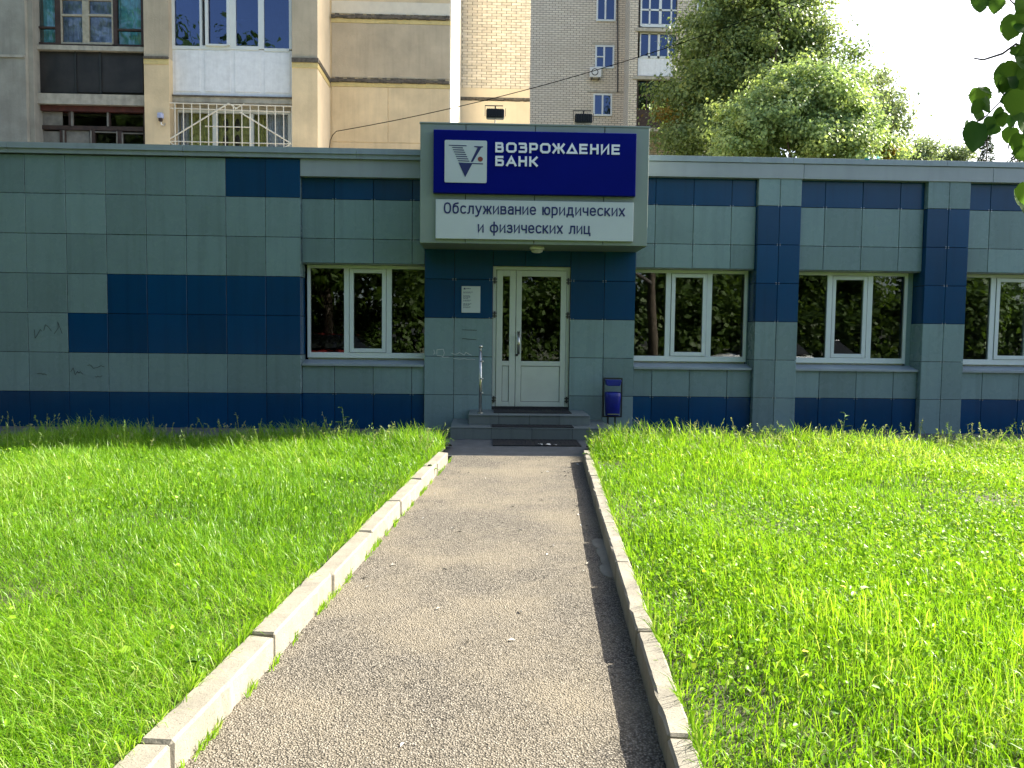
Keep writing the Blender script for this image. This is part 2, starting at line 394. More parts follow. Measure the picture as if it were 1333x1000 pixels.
# mortar spill at the foot of the right kerb
sp = MB()
for cx, cy, r in ((.745, 4.95, .055), (.735, 5.15, .05), (.75, 5.35, .06), (.76, 5.6, .055)):
    sp.ball((xr(cy)-.025+.01*math.sin(cy*31), cy, 0), r, sc=(.9+.3*math.sin(cy*17), 2.9, .10))
tag(sp.build('mortar_spill', m_kerb, smooth=True), kind='structure')

# ---------------------------------------------------------------- bank building
bank = empty('bank_building', (1.0, DW+1.5, 0), 'single storey bank clad in grey and blue square tiles with entrance canopy', 'bank')
Z = [4.138-.6*j for j in range(8)]; Z[7] = -.03
COPZ0, COPZ1 = 4.127, 4.28
XL0, XLC = -14.79, -2.863; EL, ER = -.968, 2.323
COLS = [(4.207, 4.887), (6.886, 7.566), (9.565, 10.245)]
XEND = 16.0; YB = 15.9
wl = MB()
wl.box(XL0, XLC-.012, DW+.034, DW+.32, -.3, 4.12)
wl.box(XLC-.012, EL+.01, DP+.034, DP+.30, -.3, .985); wl.box(XLC-.012, EL+.01, DP+.034, DP+.30, 2.59, 4.12)
dx0, dx1, dz0, dz1 = .094, 1.303, .31, 2.552
wl.box(EL+.012, dx0, DE+.034, DE+.36, -.3, 4.12); wl.box(dx1, ER-.012, DE+.034, DE+.36, -.3, 4.12); wl.box(dx0, dx1, DE+.034, DE+.36, dz1, 4.12); wl.box(dx0, dx1, DE+.034, DE+.36, -.3, dz0-.02)
xs = [ER]+[c for p in COLS for c in p]+[XEND]
for a, b in zip(xs[0::2], xs[1::2]):
    wl.box(a-.01, b+.01, DP+.034, DP+.30, -.3, .985); wl.box(a-.01, b+.01, DP+.034, DP+.30, 2.565, 4.12)
for a, b in COLS: wl.box(a+.012, b-.012, DW+.034, DW+.5, -.3, 4.12)
wl.build('wall', m_joint, bank)
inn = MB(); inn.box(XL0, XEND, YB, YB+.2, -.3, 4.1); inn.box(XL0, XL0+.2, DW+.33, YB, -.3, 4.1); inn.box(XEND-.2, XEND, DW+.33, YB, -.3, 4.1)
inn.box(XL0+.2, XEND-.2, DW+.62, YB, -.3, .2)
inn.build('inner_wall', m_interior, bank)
MB().box(XL0, XEND, DW+.10, YB+.2, 4.122, 4.19).build('roof', m_roof, bank)

tile_cache = {}
def tile(x0, x1, z0, z1, y, mat, side=None, th=.02, gap=.0035):
    w = round(x1-x0, 3); h = round(z1-z0, 3); key = (w, h, mat.name, side)
    if key not in tile_cache:
        tile_cache[key] = MB().cham(-w/2+gap, w/2-gap, 0, th, gap, h-gap, .003).mesh('tile', mat)
    rz = 0 if side is None else side*math.pi/2
    return link('tile', tile_cache[key], bank, ((x0+x1)/2, y, z0) if side is None else (y, (x0+x1)/2, z0),
                (random.gauss(0, .0022), 0, rz+random.gauss(0, .0022)))
clips = MB()
def clip(x, z, y):
    for sx in (-.022, .022):
        for sz in (-.012, .010): clips.box(x+sx-.005, x+sx+.005, y-.003, y, z+sz-.004, z+sz+.004)
# left wall
XI = [-6.99+.6*i for i in range(-13, 7)]+[XLC]
for i, (a, b) in enumerate(zip(XI[:-1], XI[1:])):
    ii = i-13
    for j in range(7):
        blue = (j == 0 and ii >= 5) or (j == 3 and ii >= 2) or (j == 4 and ii >= 1) or j == 6
        tile(a, b, Z[j+1], Z[j] if j else 4.117, DW, m_blue if blue else m_grey)
# reveal of the left wall's end (faces +x)
for j in range(7):
    blue = j in (3, 4, 6)
    tile(DW+.012, DW+.33, Z[j+1], Z[j] if j else 4.117, XLC-.002, m_blue if blue else m_grey, side=1)
# recessed bays
def bay(a, b, joints, zf, lo_sill, hi, left_hidden=False):
    x_ = [a]+joints+[b]
    for p, q in zip(x_[:-1], x_[1:]):
        tile(p, q, Z[1], zf+.06, DP, m_blue)
        tile(p, q, Z[2], Z[1], DP, m_grey)
        tile(p, q, hi, Z[2], DP, m_grey)
        tile(p, q, Z[6], lo_sill-.03, DP, m_grey)
        tile(p, q, Z[7], Z[6], DP, m_blue)
    for p in x_[1:-1]:
        for j in (1, 2, 6): clip(p, Z[j], DP)
bay(XLC, EL, [-2.365, -1.765, -1.165], 3.862, 1.01, 2.562)
bay(ER, COLS[0][0], [2.62, 3.22, 3.82], 3.95, 1.01, 2.562)
bay(COLS[0][1], COLS[1][0], [5.30, 5.90, 6.50], 3.95, 1.01, 2.562)
bay(COLS[1][1], COLS[2][0], [7.95, 8.55, 9.15], 3.95, 1.01, 2.562)
bay(COLS[2][1], 13.0, [10.6, 11.2, 11.8, 12.4], 3.95, 1.01, 2.562)
for a, b in COLS:
    m = (a+b)/2
    for j in range(7):
        mt = m_blue if j in (1, 2, 3) else m_grey
        top = Z[j] if j else 3.99
        tile(a, m, Z[j+1], top, DW, mt); tile(m, b, Z[j+1], top, DW, mt)
        tile(DW+.012, DW+.36, Z[j+1], top, a+.002, mt, side=-1); tile(DW+.012, DW+.36, Z[j+1], top, b-.002, mt, side=1)
        if j: clip(m, Z[j], DW)
# entrance bay
EX = [EL, -.506, dx0, dx1, 1.835, ER]
for j in range(1, 7):
    mt = m_blue if j < 4 else m_grey
    top = Z[j] if j > 1 else 3.3
    if j == 1: continue
    for a, b in ((EX[0], EX[1]), (EX[1], EX[2]), (EX[3], EX[4]), (EX[4], EX[5])):
        tile(a, b, Z[j+1], top, DE, mt)
tile(dx0, .60, dz1, Z[2], DE, m_blue); tile(.60, dx1, dz1, Z[2], DE, m_blue)
for x in (EX[1], EX[4]):
    for j in (3, 4): clip(x, Z[j], DE)
for x in (EX[2]-.03, EX[3]+.03):
    for j in (3, 4): clip(x, Z[j], DE)
for j in range(2, 7):
    mt = m_blue if j < 4 else m_grey
    tile(DE+.012, DF, Z[j+1], Z[j], ER-.002, mt, side=1); tile(DE+.012, DF, Z[j+1], Z[j], EL+.002, mt, side=-1)
o = clips.build('clip', m_clip, bank); tag(o, kind='stuff')
# fascia and coping
MB().cham(XLC+.002, EL-.01, DW-.004, DW+.12, 3.862, COPZ0, .004).build('fascia', m_fascia, bank)
fx_ = [ER, 4.9, 7.9, 10.9, XEND]
for a, b in zip(fx_[:-1], fx_[1:]): MB().cham(a+.002, b-.002, DW-.022, DW+.10, 3.955, 4.182, .004).build('fascia', m_fascia, bank)
cx_ = [-14.8, -12.4, -9.9, -7.2, -4.6, -2.0, EL-.012]
for a, b in zip(cx_[:-1], cx_[1:]):
    c = MB(); c.prism([(0,0)]*0 or [(a+.002, COPZ0+.075), (b-.002, COPZ0+.075), (b-.002, COPZ1), (a+.002, COPZ1)], DW-.075, DW+.34)
    c.box(a+.002, b-.002, DW-.055, DW+.33, COPZ0, COPZ0+.0745)
    c.box(a+.002, b-.002, DW-.083, DW-.055, COPZ0+.066, COPZ0+.083)
    c.build('coping', m_coping, bank)
cx_ = [ER+.012, 4.72, 7.15, 8.62, 11, 13.5, XEND]
for a, b in zip(cx_[:-1], cx_[1:]):
    MB().box(a+.0015, b-.0015, DW-.042, DW+.34, 4.186, 4.272).build('coping', m_coping, bank, bevel=.004)
# windows
def bank_window(x0, x1, open_sash=0.0):
    z0, z1, y0, y1 = 1.09, 2.552, DF, DF+.07
    w = x1-x0; m1, m2 = x0+w*.325, x1-w*.325; t = .05
    f = MB(); f.box(x0, x0+t, y0, y1, z0, z1).box(x1-t, x1, y0, y1, z0, z1).box(x0+t, x1-t, y0, y1, z0, z0+.085).box(x0+t, x1-t, y0, y1, z1-t, z1)
    f.box(m1-.042, m1+.042, y0+.001, y1, z0+.085, z1-t).box(m2-.042, m2+.042, y0+.001, y1, z0+.085, z1-t)
    win = f.build('window', m_pvc, bank, bevel=.004)
    for a, b in ((x0+t, m1-.042), (m2+.042, x1-t)):
        MB().box(a, b, y0+.03, y0+.036, z0+.085, z1-t).build('pane', m_glass, win)
    a, b = m1+.048, m2-.048; c, d = z0+.09, z1-t-.006; s = .062
    sa = MB(); sa.box(a, a+s, y0-.012, y1-.01, c, d).box(b-s, b, y0-.012, y1-.01, c, d).box(a+s, b-s, y0-.012, y1-.01, c, c+s).box(a+s, b-s, y0-.012, y1-.01, d-s, d)
    so = sa.build('sash', m_pvc, win, bevel=.004)
    po = MB().box(a+s, b-s, y0+.02, y0+.026, c+s, d-s).build('pane', m_glass, win)
    if open_sash:
        for q in (so, po): q.rotation_euler.z = open_sash; q.location.y += .02
    MB().box(x0, x1, DF+.071, DF+.2, z0-.06, z0+.02).build('inner_ledge', m_pvcold, win)
    hi = MB(); hi.box(a-.004, a-.001, y0+.002, y0+.03, c, d).box(b+.001, b+.004, y0+.002, y0+.03, c, d); hi.build('seal', m_gap, win)
bank_window(-2.835, -.93); bank_window(2.29, 4.185); bank_window(4.91, 6.80, -.045); bank_window(7.60, 9.48, 0); bank_window(10.27, 12.2)
for a, b in ((XLC+.004, EL-.006), (ER+.004, COLS[0][0]-.006), (COLS[0][1]+.004, COLS[1][0]-.006), (COLS[1][1]+.004, COLS[2][0]-.006), (COLS[2][1]+.004, 13.0)):
    s = MB(); v = [(a,DP-.045,1.004),(b,DP-.045,1.004),(b,DF+.012,1.06),(a,DF+.012,1.06),(a,DP-.045,.972),(b,DP-.045,.972),(b,DP-.030,.972),(a,DP-.030,.972),(a,DF+.012,1.045),(b,DF+.012,1.045)]
    s.add(v, [(0,1,2,3),(4,5,1,0),(5,4,7,6),(6,7,8,9)])
    s.build('windowsill', m_coping, bank)
    MB().box(a, b, DP+.022, DF+.02, 2.5535, 2.5605).build('window_head', m_fascia, bank)
for a, b in ((6.801, 6.884), (9.481, 9.563), (4.186, 4.204), (4.889, 4.909), (7.568, 7.599)):
    MB().box(a, b, DF+.01, DF+.05, 1.03, 2.5530).build('window_jamb', m_grey, bank)
# door
fd = MB(); y0, y1 = DE+.055, DE+.125; t = .055
fd.box(dx0, dx0+t, y0, y1, dz0, dz1).box(dx1-t, dx1, y0, y1, dz0, dz1).box(dx0+t, dx1-t, y0, y1, dz1-t, dz1).box(dx0+t, dx1-t, y0, y1, dz0, dz0+.03)
door = fd.build('door', m_door, bank, bevel=.004)
def leaf(x0, x1, st, glass, panel, nm):
    ly0, ly1 = y0-.012, y1-.012; z0, z1 = dz0+.05, dz1-t-.006
    g0, g1 = glass; p0, p1 = panel
    l = MB(); l.box(x0, x0+st, ly0, ly1, z0, z1).box(x1-st, x1, ly0, ly1, z0, z1).box(x0+st, x1-st, ly0, ly1, g1, z1).box(x0+st, x1-st, ly0, ly1, p1, g0).box(x0+st, x1-st, ly0, ly1, z0, p0)
    l.build(nm, m_door, door, bevel=.005)
    MB().box(x0+st, x1-st, ly0+.03, ly0+.036, g0, g1).build('pane', m_glass, door)
    MB().box(x0+st+.006, x1-st-.006, ly0+.012, ly0+.05, p0+.006, p1-.006).build('panel', m_door, door, bevel=.004)
    MB().box(x0+st, x1-st, ly0+.024, ly0+.03, p0, p1).build('seal', m_gap, door)
leaf(dx0+t+.004, .452, .095, (1.075, 2.40), (.435, 1.00), 'door_leaf'); leaf(.460, dx1-t-.004, .085, (1.075, 2.40), (.435, 1.0), 'door_leaf')
hm = MB()
hm.tube([(.505, y0-.075, 1.22), (.505, y0-.075, 1.50)], .014, 10).tube([(.505, y0-.075, 1.27), (.505, y0-.01, 1.27)], .010, 8).tube([(.505, y0-.075, 1.45), (.505, y0-.01, 1.45)], .010, 8).box(.487, .523, y0-.02, y0-.012, 1.18, 1.54)
hm.build('handle', m_steel, door, smooth=True)
MB().tube([(.478, y0-.024, 1.17), (.478, y0-.012, 1.17)], .020, 12).build('lock', m_black, door)
for hx in (dx0+.03, dx1-.03):
    for hz in (.47, 1.80, 2.33):
        h = MB().tube([(hx, y0-.022, hz-.05), (hx, y0-.022, hz+.05)], .012, 8); h.box(hx-.035, hx+.035, y0-.017, y0-.0125, hz-.03, hz-.015).box(hx-.035, hx+.035, y0-.017, y0-.0125, hz+.015, hz+.03)
        h.build('hinge', m_darksteel, door)
MB().box(dx0, dx1, DE+.02, DE+.054, dz0, dz0+.05).build('threshold', m_gap, door)

# canopy
CY = 11.682; c0, c1, cz0, cz1 = -.976, 2.324, 2.795, 4.482
MB().box(c0+.02, c1-.02, CY+.03, DW+.5, cz0+.02, cz1-.02).build('canopy_core', m_joint, bank)
jx = [c0, -.375, .44, 1.49, c1]
jx = [c0]+[at(u, 240, CY).x for u in (606, 696, 786)]+[c1]
for a, b in zip(jx[:-1], jx[1:]):
    MB().cham(a+.005, b-.005, CY, CY+.029, cz0, cz1, .003).build('canopy_panel', m_canopy, bank)
MB().box(c0, c0+.019, CY+.03, DW+.5, cz0, cz1).build('canopy_panel', m_canopy, bank)
MB().box(c1-.019, c1, CY+.03, DW+.5, cz0, cz1).build('canopy_panel', m_canopy, bank)
MB().box(c0+.02, c1-.02, CY+.03, DE+.03, cz0, cz0+.019).build('soffit', m_soffit, bank)
MB().box(c0-.008, c1+.008, CY-.012, DW+.52, cz1, cz1+.022).build('canopy_coping', m_canopy, bank, bevel=.003)

# ---------------------------------------------------------------- steps, mats, post, bin, notice, lamps
stp = empty('entrance_steps', (.65, 11.9, 0), 'two low grey tiled steps under the entrance canopy', 'steps')
stairs = MB(); stairs.box(-.49, 1.81, 11.355, DE-.002, -.02, .150).box(-.24, 1.52, 11.70, DE-.004, .150, .298); stairs.build('step_core', m_joint, stp)
def slab(x0, x1, y0, y1, z0, z1): MB().box(x0+.002, x1-.002, y0+.002, y1-.002, z0, z1).build('tile', m_step, stp, bevel=.003)
for a, b in zip([-.5, .08, .66, 1.24], [.08, .66, 1.24, 1.82]):
    slab(a, b, 11.335, 11.355, -.004, .149)
    slab(a, b, 11.33, 11.70, .151, .166)
for a, b in zip([-.25, .19, .64, 1.08], [.19, .64, 1.08, 1.53]):
    slab(a, b, 11.682, 11.70, .167, .297); slab(a, b, 11.67, 12.12, .299, .312); slab(a, b, 12.12, DE-.004, .299, .312)
slab(-.508, -.49, 11.36, DE-.003, 0, .149); slab(1.81, 1.828, 11.36, DE-.003, 0, .149)
slab(-.508, -.25, 11.70, DE-.003, .151, .166); slab(1.53, 1.828, 11.70, DE-.003, .151, .166)
slab(-.256, -.24, 11.70, DE-.005, .167, .298); slab(1.52, 1.536, 11.70, DE-.005, .167, .298)
def mat_(x0, x1, y0, y1, z, label):
    r = empty('rubber_mat', ((x0+x1)/2, (y0+y1)/2, z), label, 'mat', 'black rubber mats at the entrance')
    MB().box(x0+.02, x1-.02, y0+.02, y1-.02, z, z+.006).build('base', m_rubber, r)
    e = MB(); e.box(x0, x1, y0, y0+.02, z, z+.012).box(x0, x1, y1-.02, y1, z, z+.012).box(x0, x0+.02, y0+.02, y1-.02, z, z+.012).box(x1-.02, x1, y0+.02, y1-.02, z, z+.012); e.build('rim', m_rubber, r)
    g = MB(); n = int((x1-x0)/.06)
    for k in range(n): g.box(x0+.035+k*.06, x0+.055+k*.06, y0+.03, y1-.03, z+.006, z+.011)
    tag(g.build('rib', m_rubber, r), kind='stuff')
mat_(.10, 1.29, 10.66, 11.30, -.004, 'black rubber mat lying on the ground before the lower step')
mat_(.09, 1.26, 11.35, 11.65, .167, 'narrow black rubber mat lying on the lower step')
mat_(.12, 1.29, 11.95, 12.50, .3125, 'black rubber mat on the top landing right at the door')
lit = MB()
for cx, cy, r in ((.74, 10.70, .05), (.84, 10.69, .045), (.93, 10.72, .05)):
    pts = [(cx+r*math.cos(a)*random.uniform(.6, 1.2), cy+r*.8*math.sin(a)*random.uniform(.6, 1.2)) for a in [k*.9 for k in range(7)]]
    lit.add([(x, y, .009+random.uniform(0, .022)) for x, y in pts], [tuple(range(7))])
tag(lit.build('paper_scrap', m_paper), 'torn white paper scraps on the near edge of the ground mat', 'litter')
post = empty('handrail_post', (-.083, 11.93, .312), 'lone steel handrail post with ball top on the landing left of the door', 'post')
MB().tube([(-.083, 11.93, .312), (-.083, 11.93, 1.24)], .022, 14).build('pole', m_steel, post, smooth=True)
MB().tube([(-.083, 11.93, .312), (-.083, 11.93, .325)], .045, 16).build('base_flange', m_steel, post)
k = MB().tube([(-.083, 11.93, 1.24), (-.083, 11.93, 1.285)], .010, 8); k.ball((-.083, 11.93, 1.305), .030); k.build('ball_top', m_steel, post, smooth=True)
for hz in (.62, .83, 1.09):
    c = MB().tube([(-.083, 11.905, hz), (-.055, 11.86, hz)], .010, 8); c.ball((-.055, 11.855, hz), .016); c.build('rail_clip', m_steel, post, smooth=True)
lb = empty('litter_bin', (1.95, 12.25, 0), 'small blue litter bin on black legs right of the steps', 'bin')
f = MB(); bx0, bx1, by = 1.80, 2.10, 12.26
f.box(bx0, bx0+.022, by-.012, by+.012, .235, .845).box(bx1-.022, bx1, by-.012, by+.012, .235, .845).box(bx0+.022, bx1-.022, by-.012, by+.012, .823, .845).box(bx0+.022, bx1-.022, by-.012, by+.012, .235, .257)
f.build('frame', m_black, lb)
for x in (1.885, 1.995): MB().box(x-.012, x+.012, by-.012, by+.012, -.005, .234).build('leg', m_black, lb)
def loft(rings, n=20, rad=3.0):
    vs = []; fs = []
    for (cx, cy, cz, rx, ry) in rings:
        for k in range(n):
            t = 2*math.pi*k/n; c, s = math.cos(t), math.sin(t); e = 2/rad
            vs.append((cx+rx*abs(c)**e*(1 if c > 0 else -1), cy+ry*abs(s)**e*(1 if s > 0 else -1), cz))
    for i in range(len(rings)-1):
        for k in range(n):
            m = (k+1) % n; fs.append((i*n+k, i*n+m, (i+1)*n+m, (i+1)*n+k))
    fs.append(tuple(range(n-1, -1, -1))); return vs, fs
b = MB(); v, f_ = loft([(1.95, by-.02, .262, .098, .085), (1.95, by-.02, .275, .108, .095), (1.95, by-.02, .55, .122, .112), (1.95, by-.02, .618, .122, .112), (1.95, by-.02, .624, .115, .105), (1.95, by-.02, .60, .11, .10), (1.95, by-.02, .3, .098, .09)]); b.add(v, f_)
b.build('bucket', m_binblue, lb, smooth=True)
b = MB(); b.prism([(1.845, .735), (1.865, .722), (2.035, .722), (2.055, .735), (2.072, .815), (1.828, .815)], by-.10, by+.09); b.build('lid', m_binblue, lb, bevel=.008)
MB().box(1.86, 2.04, by-.128, by-.120, .285, .30).build('reflector_strip', m_steel, lb)
nb = empty('notice_plate', (-.247, DE, 1.82), 'white notice plate with small print on blue tiles beside the door', 'notice')
MB().box(-.392, -.102, DE-.016, DE-.004, 1.822, 2.232).build('plate', m_signwhite, nb, bevel=.002)
pr = MB(); rr = random.Random(4)
pr.prism([(-.362, 2.180), (-.330, 2.180), (-.334, 2.205), (-.358, 2.205)], DE-.0175, DE-.0165)
def words_(z, x0, x1, h):
    x = x0
    while x < x1-.01:
        w = rr.uniform(.012, .034); pr.box(x, min(x+w, x1), DE-.0175, DE-.0165, z, z+h); x += w+.009
words_(2.187, -.318, -.255, .013)
for z, e in ((2.138, -.22), (2.124, -.25), (2.082, -.27), (2.07, -.24), (2.052, -.26), (2.038, -.28), (2.012, -.25), (1.998, -.27), (1.958, -.24), (1.945, -.26), (1.93, -.28), (1.908, -.25), (1.895, -.27)): words_(z, -.365, e, .007)
pr.build('print', m_letblue, nb)
def flood(x, ztop, label):
    z = ztop; y = CY+.07
    r = empty('floodlight', (x, y, cz1+.022), label, 'floodlight', 'floodlights over the sign')
    MB().tube([(x, y, cz1+.022), (x, y, z-.135)], .010, 8).build('pole', m_steel, r)
    h = MB(); h.prism([(x-.118, z-.13), (x+.118, z-.13), (x+.13, z-.11), (x+.13, z-.02), (x+.118, z), (x-.118, z), (x-.13, z-.02), (x-.13, z-.11)], y-.06, y+.05); h.build('housing', m_black, r, bevel=.006)
    for k in range(9): MB().box(x-.115+k*.0255, x-.105+k*.0255, y-.085, y-.0602, z-.105, z-.005).build('fin', m_black, r)
    b = MB(); b.box(x-.15, x-.143, y-.012, y+.012, z-.09, z+.06).box(x+.143, x+.150, y-.012, y+.012, z-.09, z+.02).box(x-.143, x+.11, y-.012, y+.012, z+.052, z+.06).box(x-.01, x+.01, y-.012, y+.012, z, z+.052).build('bracket', m_black, r)
flood(.095, at(645, 143, CY+.07).z, 'black finned floodlight on the canopy above the emblem half of the sign')
flood(at(759.5, 150, CY+.07).x, at(759.5, 149.5, CY+.07).z, 'black finned floodlight on the canopy nearer its right end')
sl = empty('ceiling_lamp', (.735, 11.95, cz0), 'oval bulkhead lamp under the canopy soffit above the door', 'lamp')
v, f_ = loft([(.735, 11.95, 2.793, .105, .075), (.735, 11.95, 2.760, .112, .08), (.735, 11.95, 2.75, .10, .07)], 20, 2.2); MB().add(v, f_).build('housing', m_pvcold, sl, smooth=True)
v, f_ = loft([(.735, 11.95, 2.749, .092, .062), (.735, 11.95, 2.715, .08, .052), (.735, 11.95, 2.700, .045, .03)], 20, 2.2); MB().add(v, [tuple(reversed(q)) for q in f_]+[tuple(range(40, 60))]).build('cover', m_lampglass, sl, smooth=True)
# scrawls on tiles
def scrawl(strokes, mat, y, wid):
    b = MB()
    for st in strokes:
        for (xa, za), (xb, zb) in zip(st[:-1], st[1:]):
            d = Vector((xb-xa, 0, zb-za)); L_ = d.length
            if L_ < 1e-4: continue
            n = Vector((-d.z, 0, d.x))/L_*wid/2
            b.add([(xa-n.x, y, za-n.z), (xb-n.x, y, zb-n.z), (xb+n.x, y, zb+n.z), (xa+n.x, y, za+n.z)], [(0,1,2,3)])
    return b.build('scrawl', mat, bank)
def wig(x, z, w, h, n, r):
    return [(x+w*i/n+r.uniform(-.02, .02), z+r.uniform(-h, h)) for i in range(n+1)]
r5 = random.Random(12)
scrawl([wig(-6.9+.16*k, 1.45+r5.uniform(-.08, .08), .11, .10, 4, r5) for k in range(3)]+[wig(-6.1, .93, .25, .05, 5, r5), wig(-6.85, .80, .12, .015, 4, r5), wig(-6.35, .86, .16, .07, 6, r5), wig(-6.0, .79, .12, .03, 5, r5)], m_marker, DW-.004, .007)
scrawl([[(-.77, 1.17), (-.77, 1.24), (-.67, 1.25), (-.655, 1.19), (-.67, 1.14), (-.77, 1.15)], [(-.82, 1.24), (-.80, 1.18), (-.83, 1.17)], wig(-.56, 1.19, .35, .03, 7, r5), wig(-.52, 1.10, .34, .008, 6, r5), wig(-.70, 1.13, .10, .01, 3, r5)], m_scratch, DE-.004, .008)
scrawl([[(-.38, 1.555), (-.15, 1.55)], [(-.38, 1.415), (-.34, 1.42), (-.30, 1.412), (-.16, 1.405)]], m_marker, DE-.0045, .007)

# ---------------------------------------------------------------- signs
SY = CY-.10
bs = empty('bank_sign', (.68, SY+.05, 3.49), 'deep blue sign board with white bank name and square emblem', 'sign')
sx0, sx1, sz0, sz1 = -.778, 2.118, 3.492, 4.377
MB().cham(sx0, sx1, SY, CY-.002, sz0, sz1, .006).build('board', m_signblue, bs)
e0x, e1x = sx0+.055*2.896+.0, sx0+.262*2.896; e1z = sz1-.165*.885; e0z = sz1-.835*.885
def rrect(x0, x1, z0, z1, r, n=4):
    p = []
    for cx, cz, a0 in ((x1-r, z0+r, -90), (x1-r, z1-r, 0), (x0+r, z1-r, 90), (x0+r, z0+r, 180)):
        for k in range(n+1): a = math.radians(a0+90*k/n); p.append((cx+r*math.cos(a), cz+r*math.sin(a)))
    return p
em = MB().prism(rrect(e0x, e1x, e0z, e1z, .02), SY-.012, SY-.001).build('emblem', m_signwhite, bs)
ew, eh = e1x-e0x, e1z-e0z
def E2(px, py): return (e0x+(px-165)/457*ew, e1z-(py-152)/470*eh)      # emblem coordinates measured off the enlarged sign
def epoly(name, pts, mat):
    q = [E2(*p) for p in pts]
    ar = sum(a[0]*b[1]-b[0]*a[1] for a, b in zip(q, q[1:]+q[:1]))
    if ar < 0: q = q[::-1]
    MB().prism(q, SY-.016, SY-.0125).build(name, mat, em)
for i, (a, b_) in enumerate([(208, 400), (243, 362), (252, 373), (264, 385), (276, 397), (285, 408), (296, 419), (308, 432)]):
    y = 206+i*24.2; epoly('stripe', [(a, y), (b_, y+2), (b_+3, y+12), (a+4, y+9)], m_letblue)
epoly('slanted_bar', [(482, 214), (582, 216), (580, 226), (560, 232), (470, 390), (447, 390), (520, 232), (484, 224)], m_letblue)
epoly('triangle', [(315, 400), (582, 405), (582, 416), (464, 412), (389, 562)], m_letblue)
epoly('dot', [(551+28*math.cos(a*math.pi/9), 358+28*math.sin(a*math.pi/9)) for a in range(18)], m_reddot)
# wide square-shouldered capitals drawn as strokes in a 0..1 box
GL = {
 'В': [[(0,0),(0,1),(.78,1),(.86,.92),(.86,.62),(.78,.54),(0,.54)], [(.78,.54),(.92,.46),(.92,.08),(.84,0),(0,0)]],
 'О': [[(.2,0),(.8,0),(1,.2),(1,.8),(.8,1),(.2,1),(0,.8),(0,.2),(.2,0)]],
 'З': [[(.02,1),(.82,1),(.9,.92),(.9,.62),(.82,.54),(.25,.54)], [(.82,.54),(.95,.46),(.95,.08),(.87,0),(.02,0)]],
 'Р': [[(0,0),(0,1),(.8,1),(.95,.86),(.95,.50),(.8,.36),(0,.36)]],
 'Ж': [[(.5,0),(.5,1)], [(0,1),(.30,.52),(0,0)], [(1,1),(.70,.52),(1,0)], [(.30,.52),(.70,.52)]],
 'Д': [[(0,0),(.5,1),(1,0),(0,0)]],
 'Е': [[(.92,1),(0,1),(0,0),(.92,0)], [(0,.52),(.82,.52)]],
 'Н': [[(0,0),(0,1)], [(.95,0),(.95,1)], [(0,.52),(.95,.52)]],
 'И': [[(0,1),(0,0),(.95,1),(.95,0)]],
 'Б': [[(.88,1),(0,1),(0,0),(.84,0),(.95,.1),(.95,.46),(.84,.56),(0,.56)]],
 'А': [[(0,0),(.5,1),(1,0)], [(.2,.3),(.8,.3)]],
 'К': [[(0,0),(0,1)], [(0,.52),(.35,.52),(.92,1)], [(.35,.52),(.95,0)]],
}
def stroke(b, P, t, y0_, y1_, si):
    closed = (P[0]-P[-1]).length < 1e-6; n = len(P); L, R_ = [], []
    for i in range(n):
        a = P[i-1] if i else (P[-2] if closed else None); c = P[i+1] if i < n-1 else (P[1] if closed else None)
        d1 = (P[i]-a).normalized() if a is not None else None; d2 = (c-P[i]).normalized() if c is not None else None
        ext = Vector((0, 0, 0))
        if d1 is None: d1 = d2; ext = -d2*t*.49
        elif d2 is None: d2 = d1; ext = d1*t*.49
        n1 = Vector((-d1.z, 0, d1.x)); n2 = Vector((-d2.z, 0, d2.x)); mm = n1+n2
        mm = mm/max(.35, mm.length_squared)*2 if mm.length > 1e-3 else n1
        mm = mm if mm.length < 1.9 else mm*(1.9/mm.length)
        L.append(P[i]+ext+mm*t/2); R_.append(P[i]+ext-mm*t/2)
    for i in range(n-1):
        q = [R_[i], R_[i+1], L[i+1], L[i]]; dd = si*.0023+(i % 9)*.00025
        b.add([(p.x, y0_-dd, p.z) for p in q]+[(p.x, y1_, p.z) for p in q], [(0,1,2,3), (0,4,5,1), (1,5,6,2), (2,6,7,3), (3,7,4,0)])
def glyph(ch, x, z, w, h, t):
    b = MB()
    for si, st in enumerate(GL[ch]): stroke(b, [Vector((x+t/2+px*(w-t), 0, z+t/2+pz*(h-t))) for px, pz in st], t, SY-.014, SY-.001, si)
    return b.build('letter', m_letwhite, bs)
def word(s, x0, x1, z0, h, t):
    wd = {'Ж': 1.28, 'О': 1.08, 'Д': 1.12, 'А': 1.08}
    tot = sum(wd.get(c, .92) for c in s)+.20*(len(s)-1); u = (x1-x0)/tot; x = x0
    for c in s:
        w = wd.get(c, .92)*u; glyph(c, x, z0, w, h, t); x += w+.20*u
def S2(px, py): return at(530+px/3.921, 150+py/3.921, SY)
word('ВОЗРОЖДЕНИЕ', S2(450, 160).x, S2(1088, 160).x, S2(770, 197).z+.0, .142, .030)
word('БАНК', S2(450, 232).x, S2(668, 232).x, S2(560, 262).z, .142, .030)
ws = empty('service_sign', (.68, CY-.05, 2.87), 'pale board with navy lines about serving legal and private clients, below the blue sign', 'sign')
WY = CY-.055
MB().cham(at(567, 285, WY).x, at(824.5, 290, WY).x, WY, CY-.003, at(695, 316-3.5, WY).z, at(695, 261.5, WY).z, .004).build('board', m_signwhite, ws)
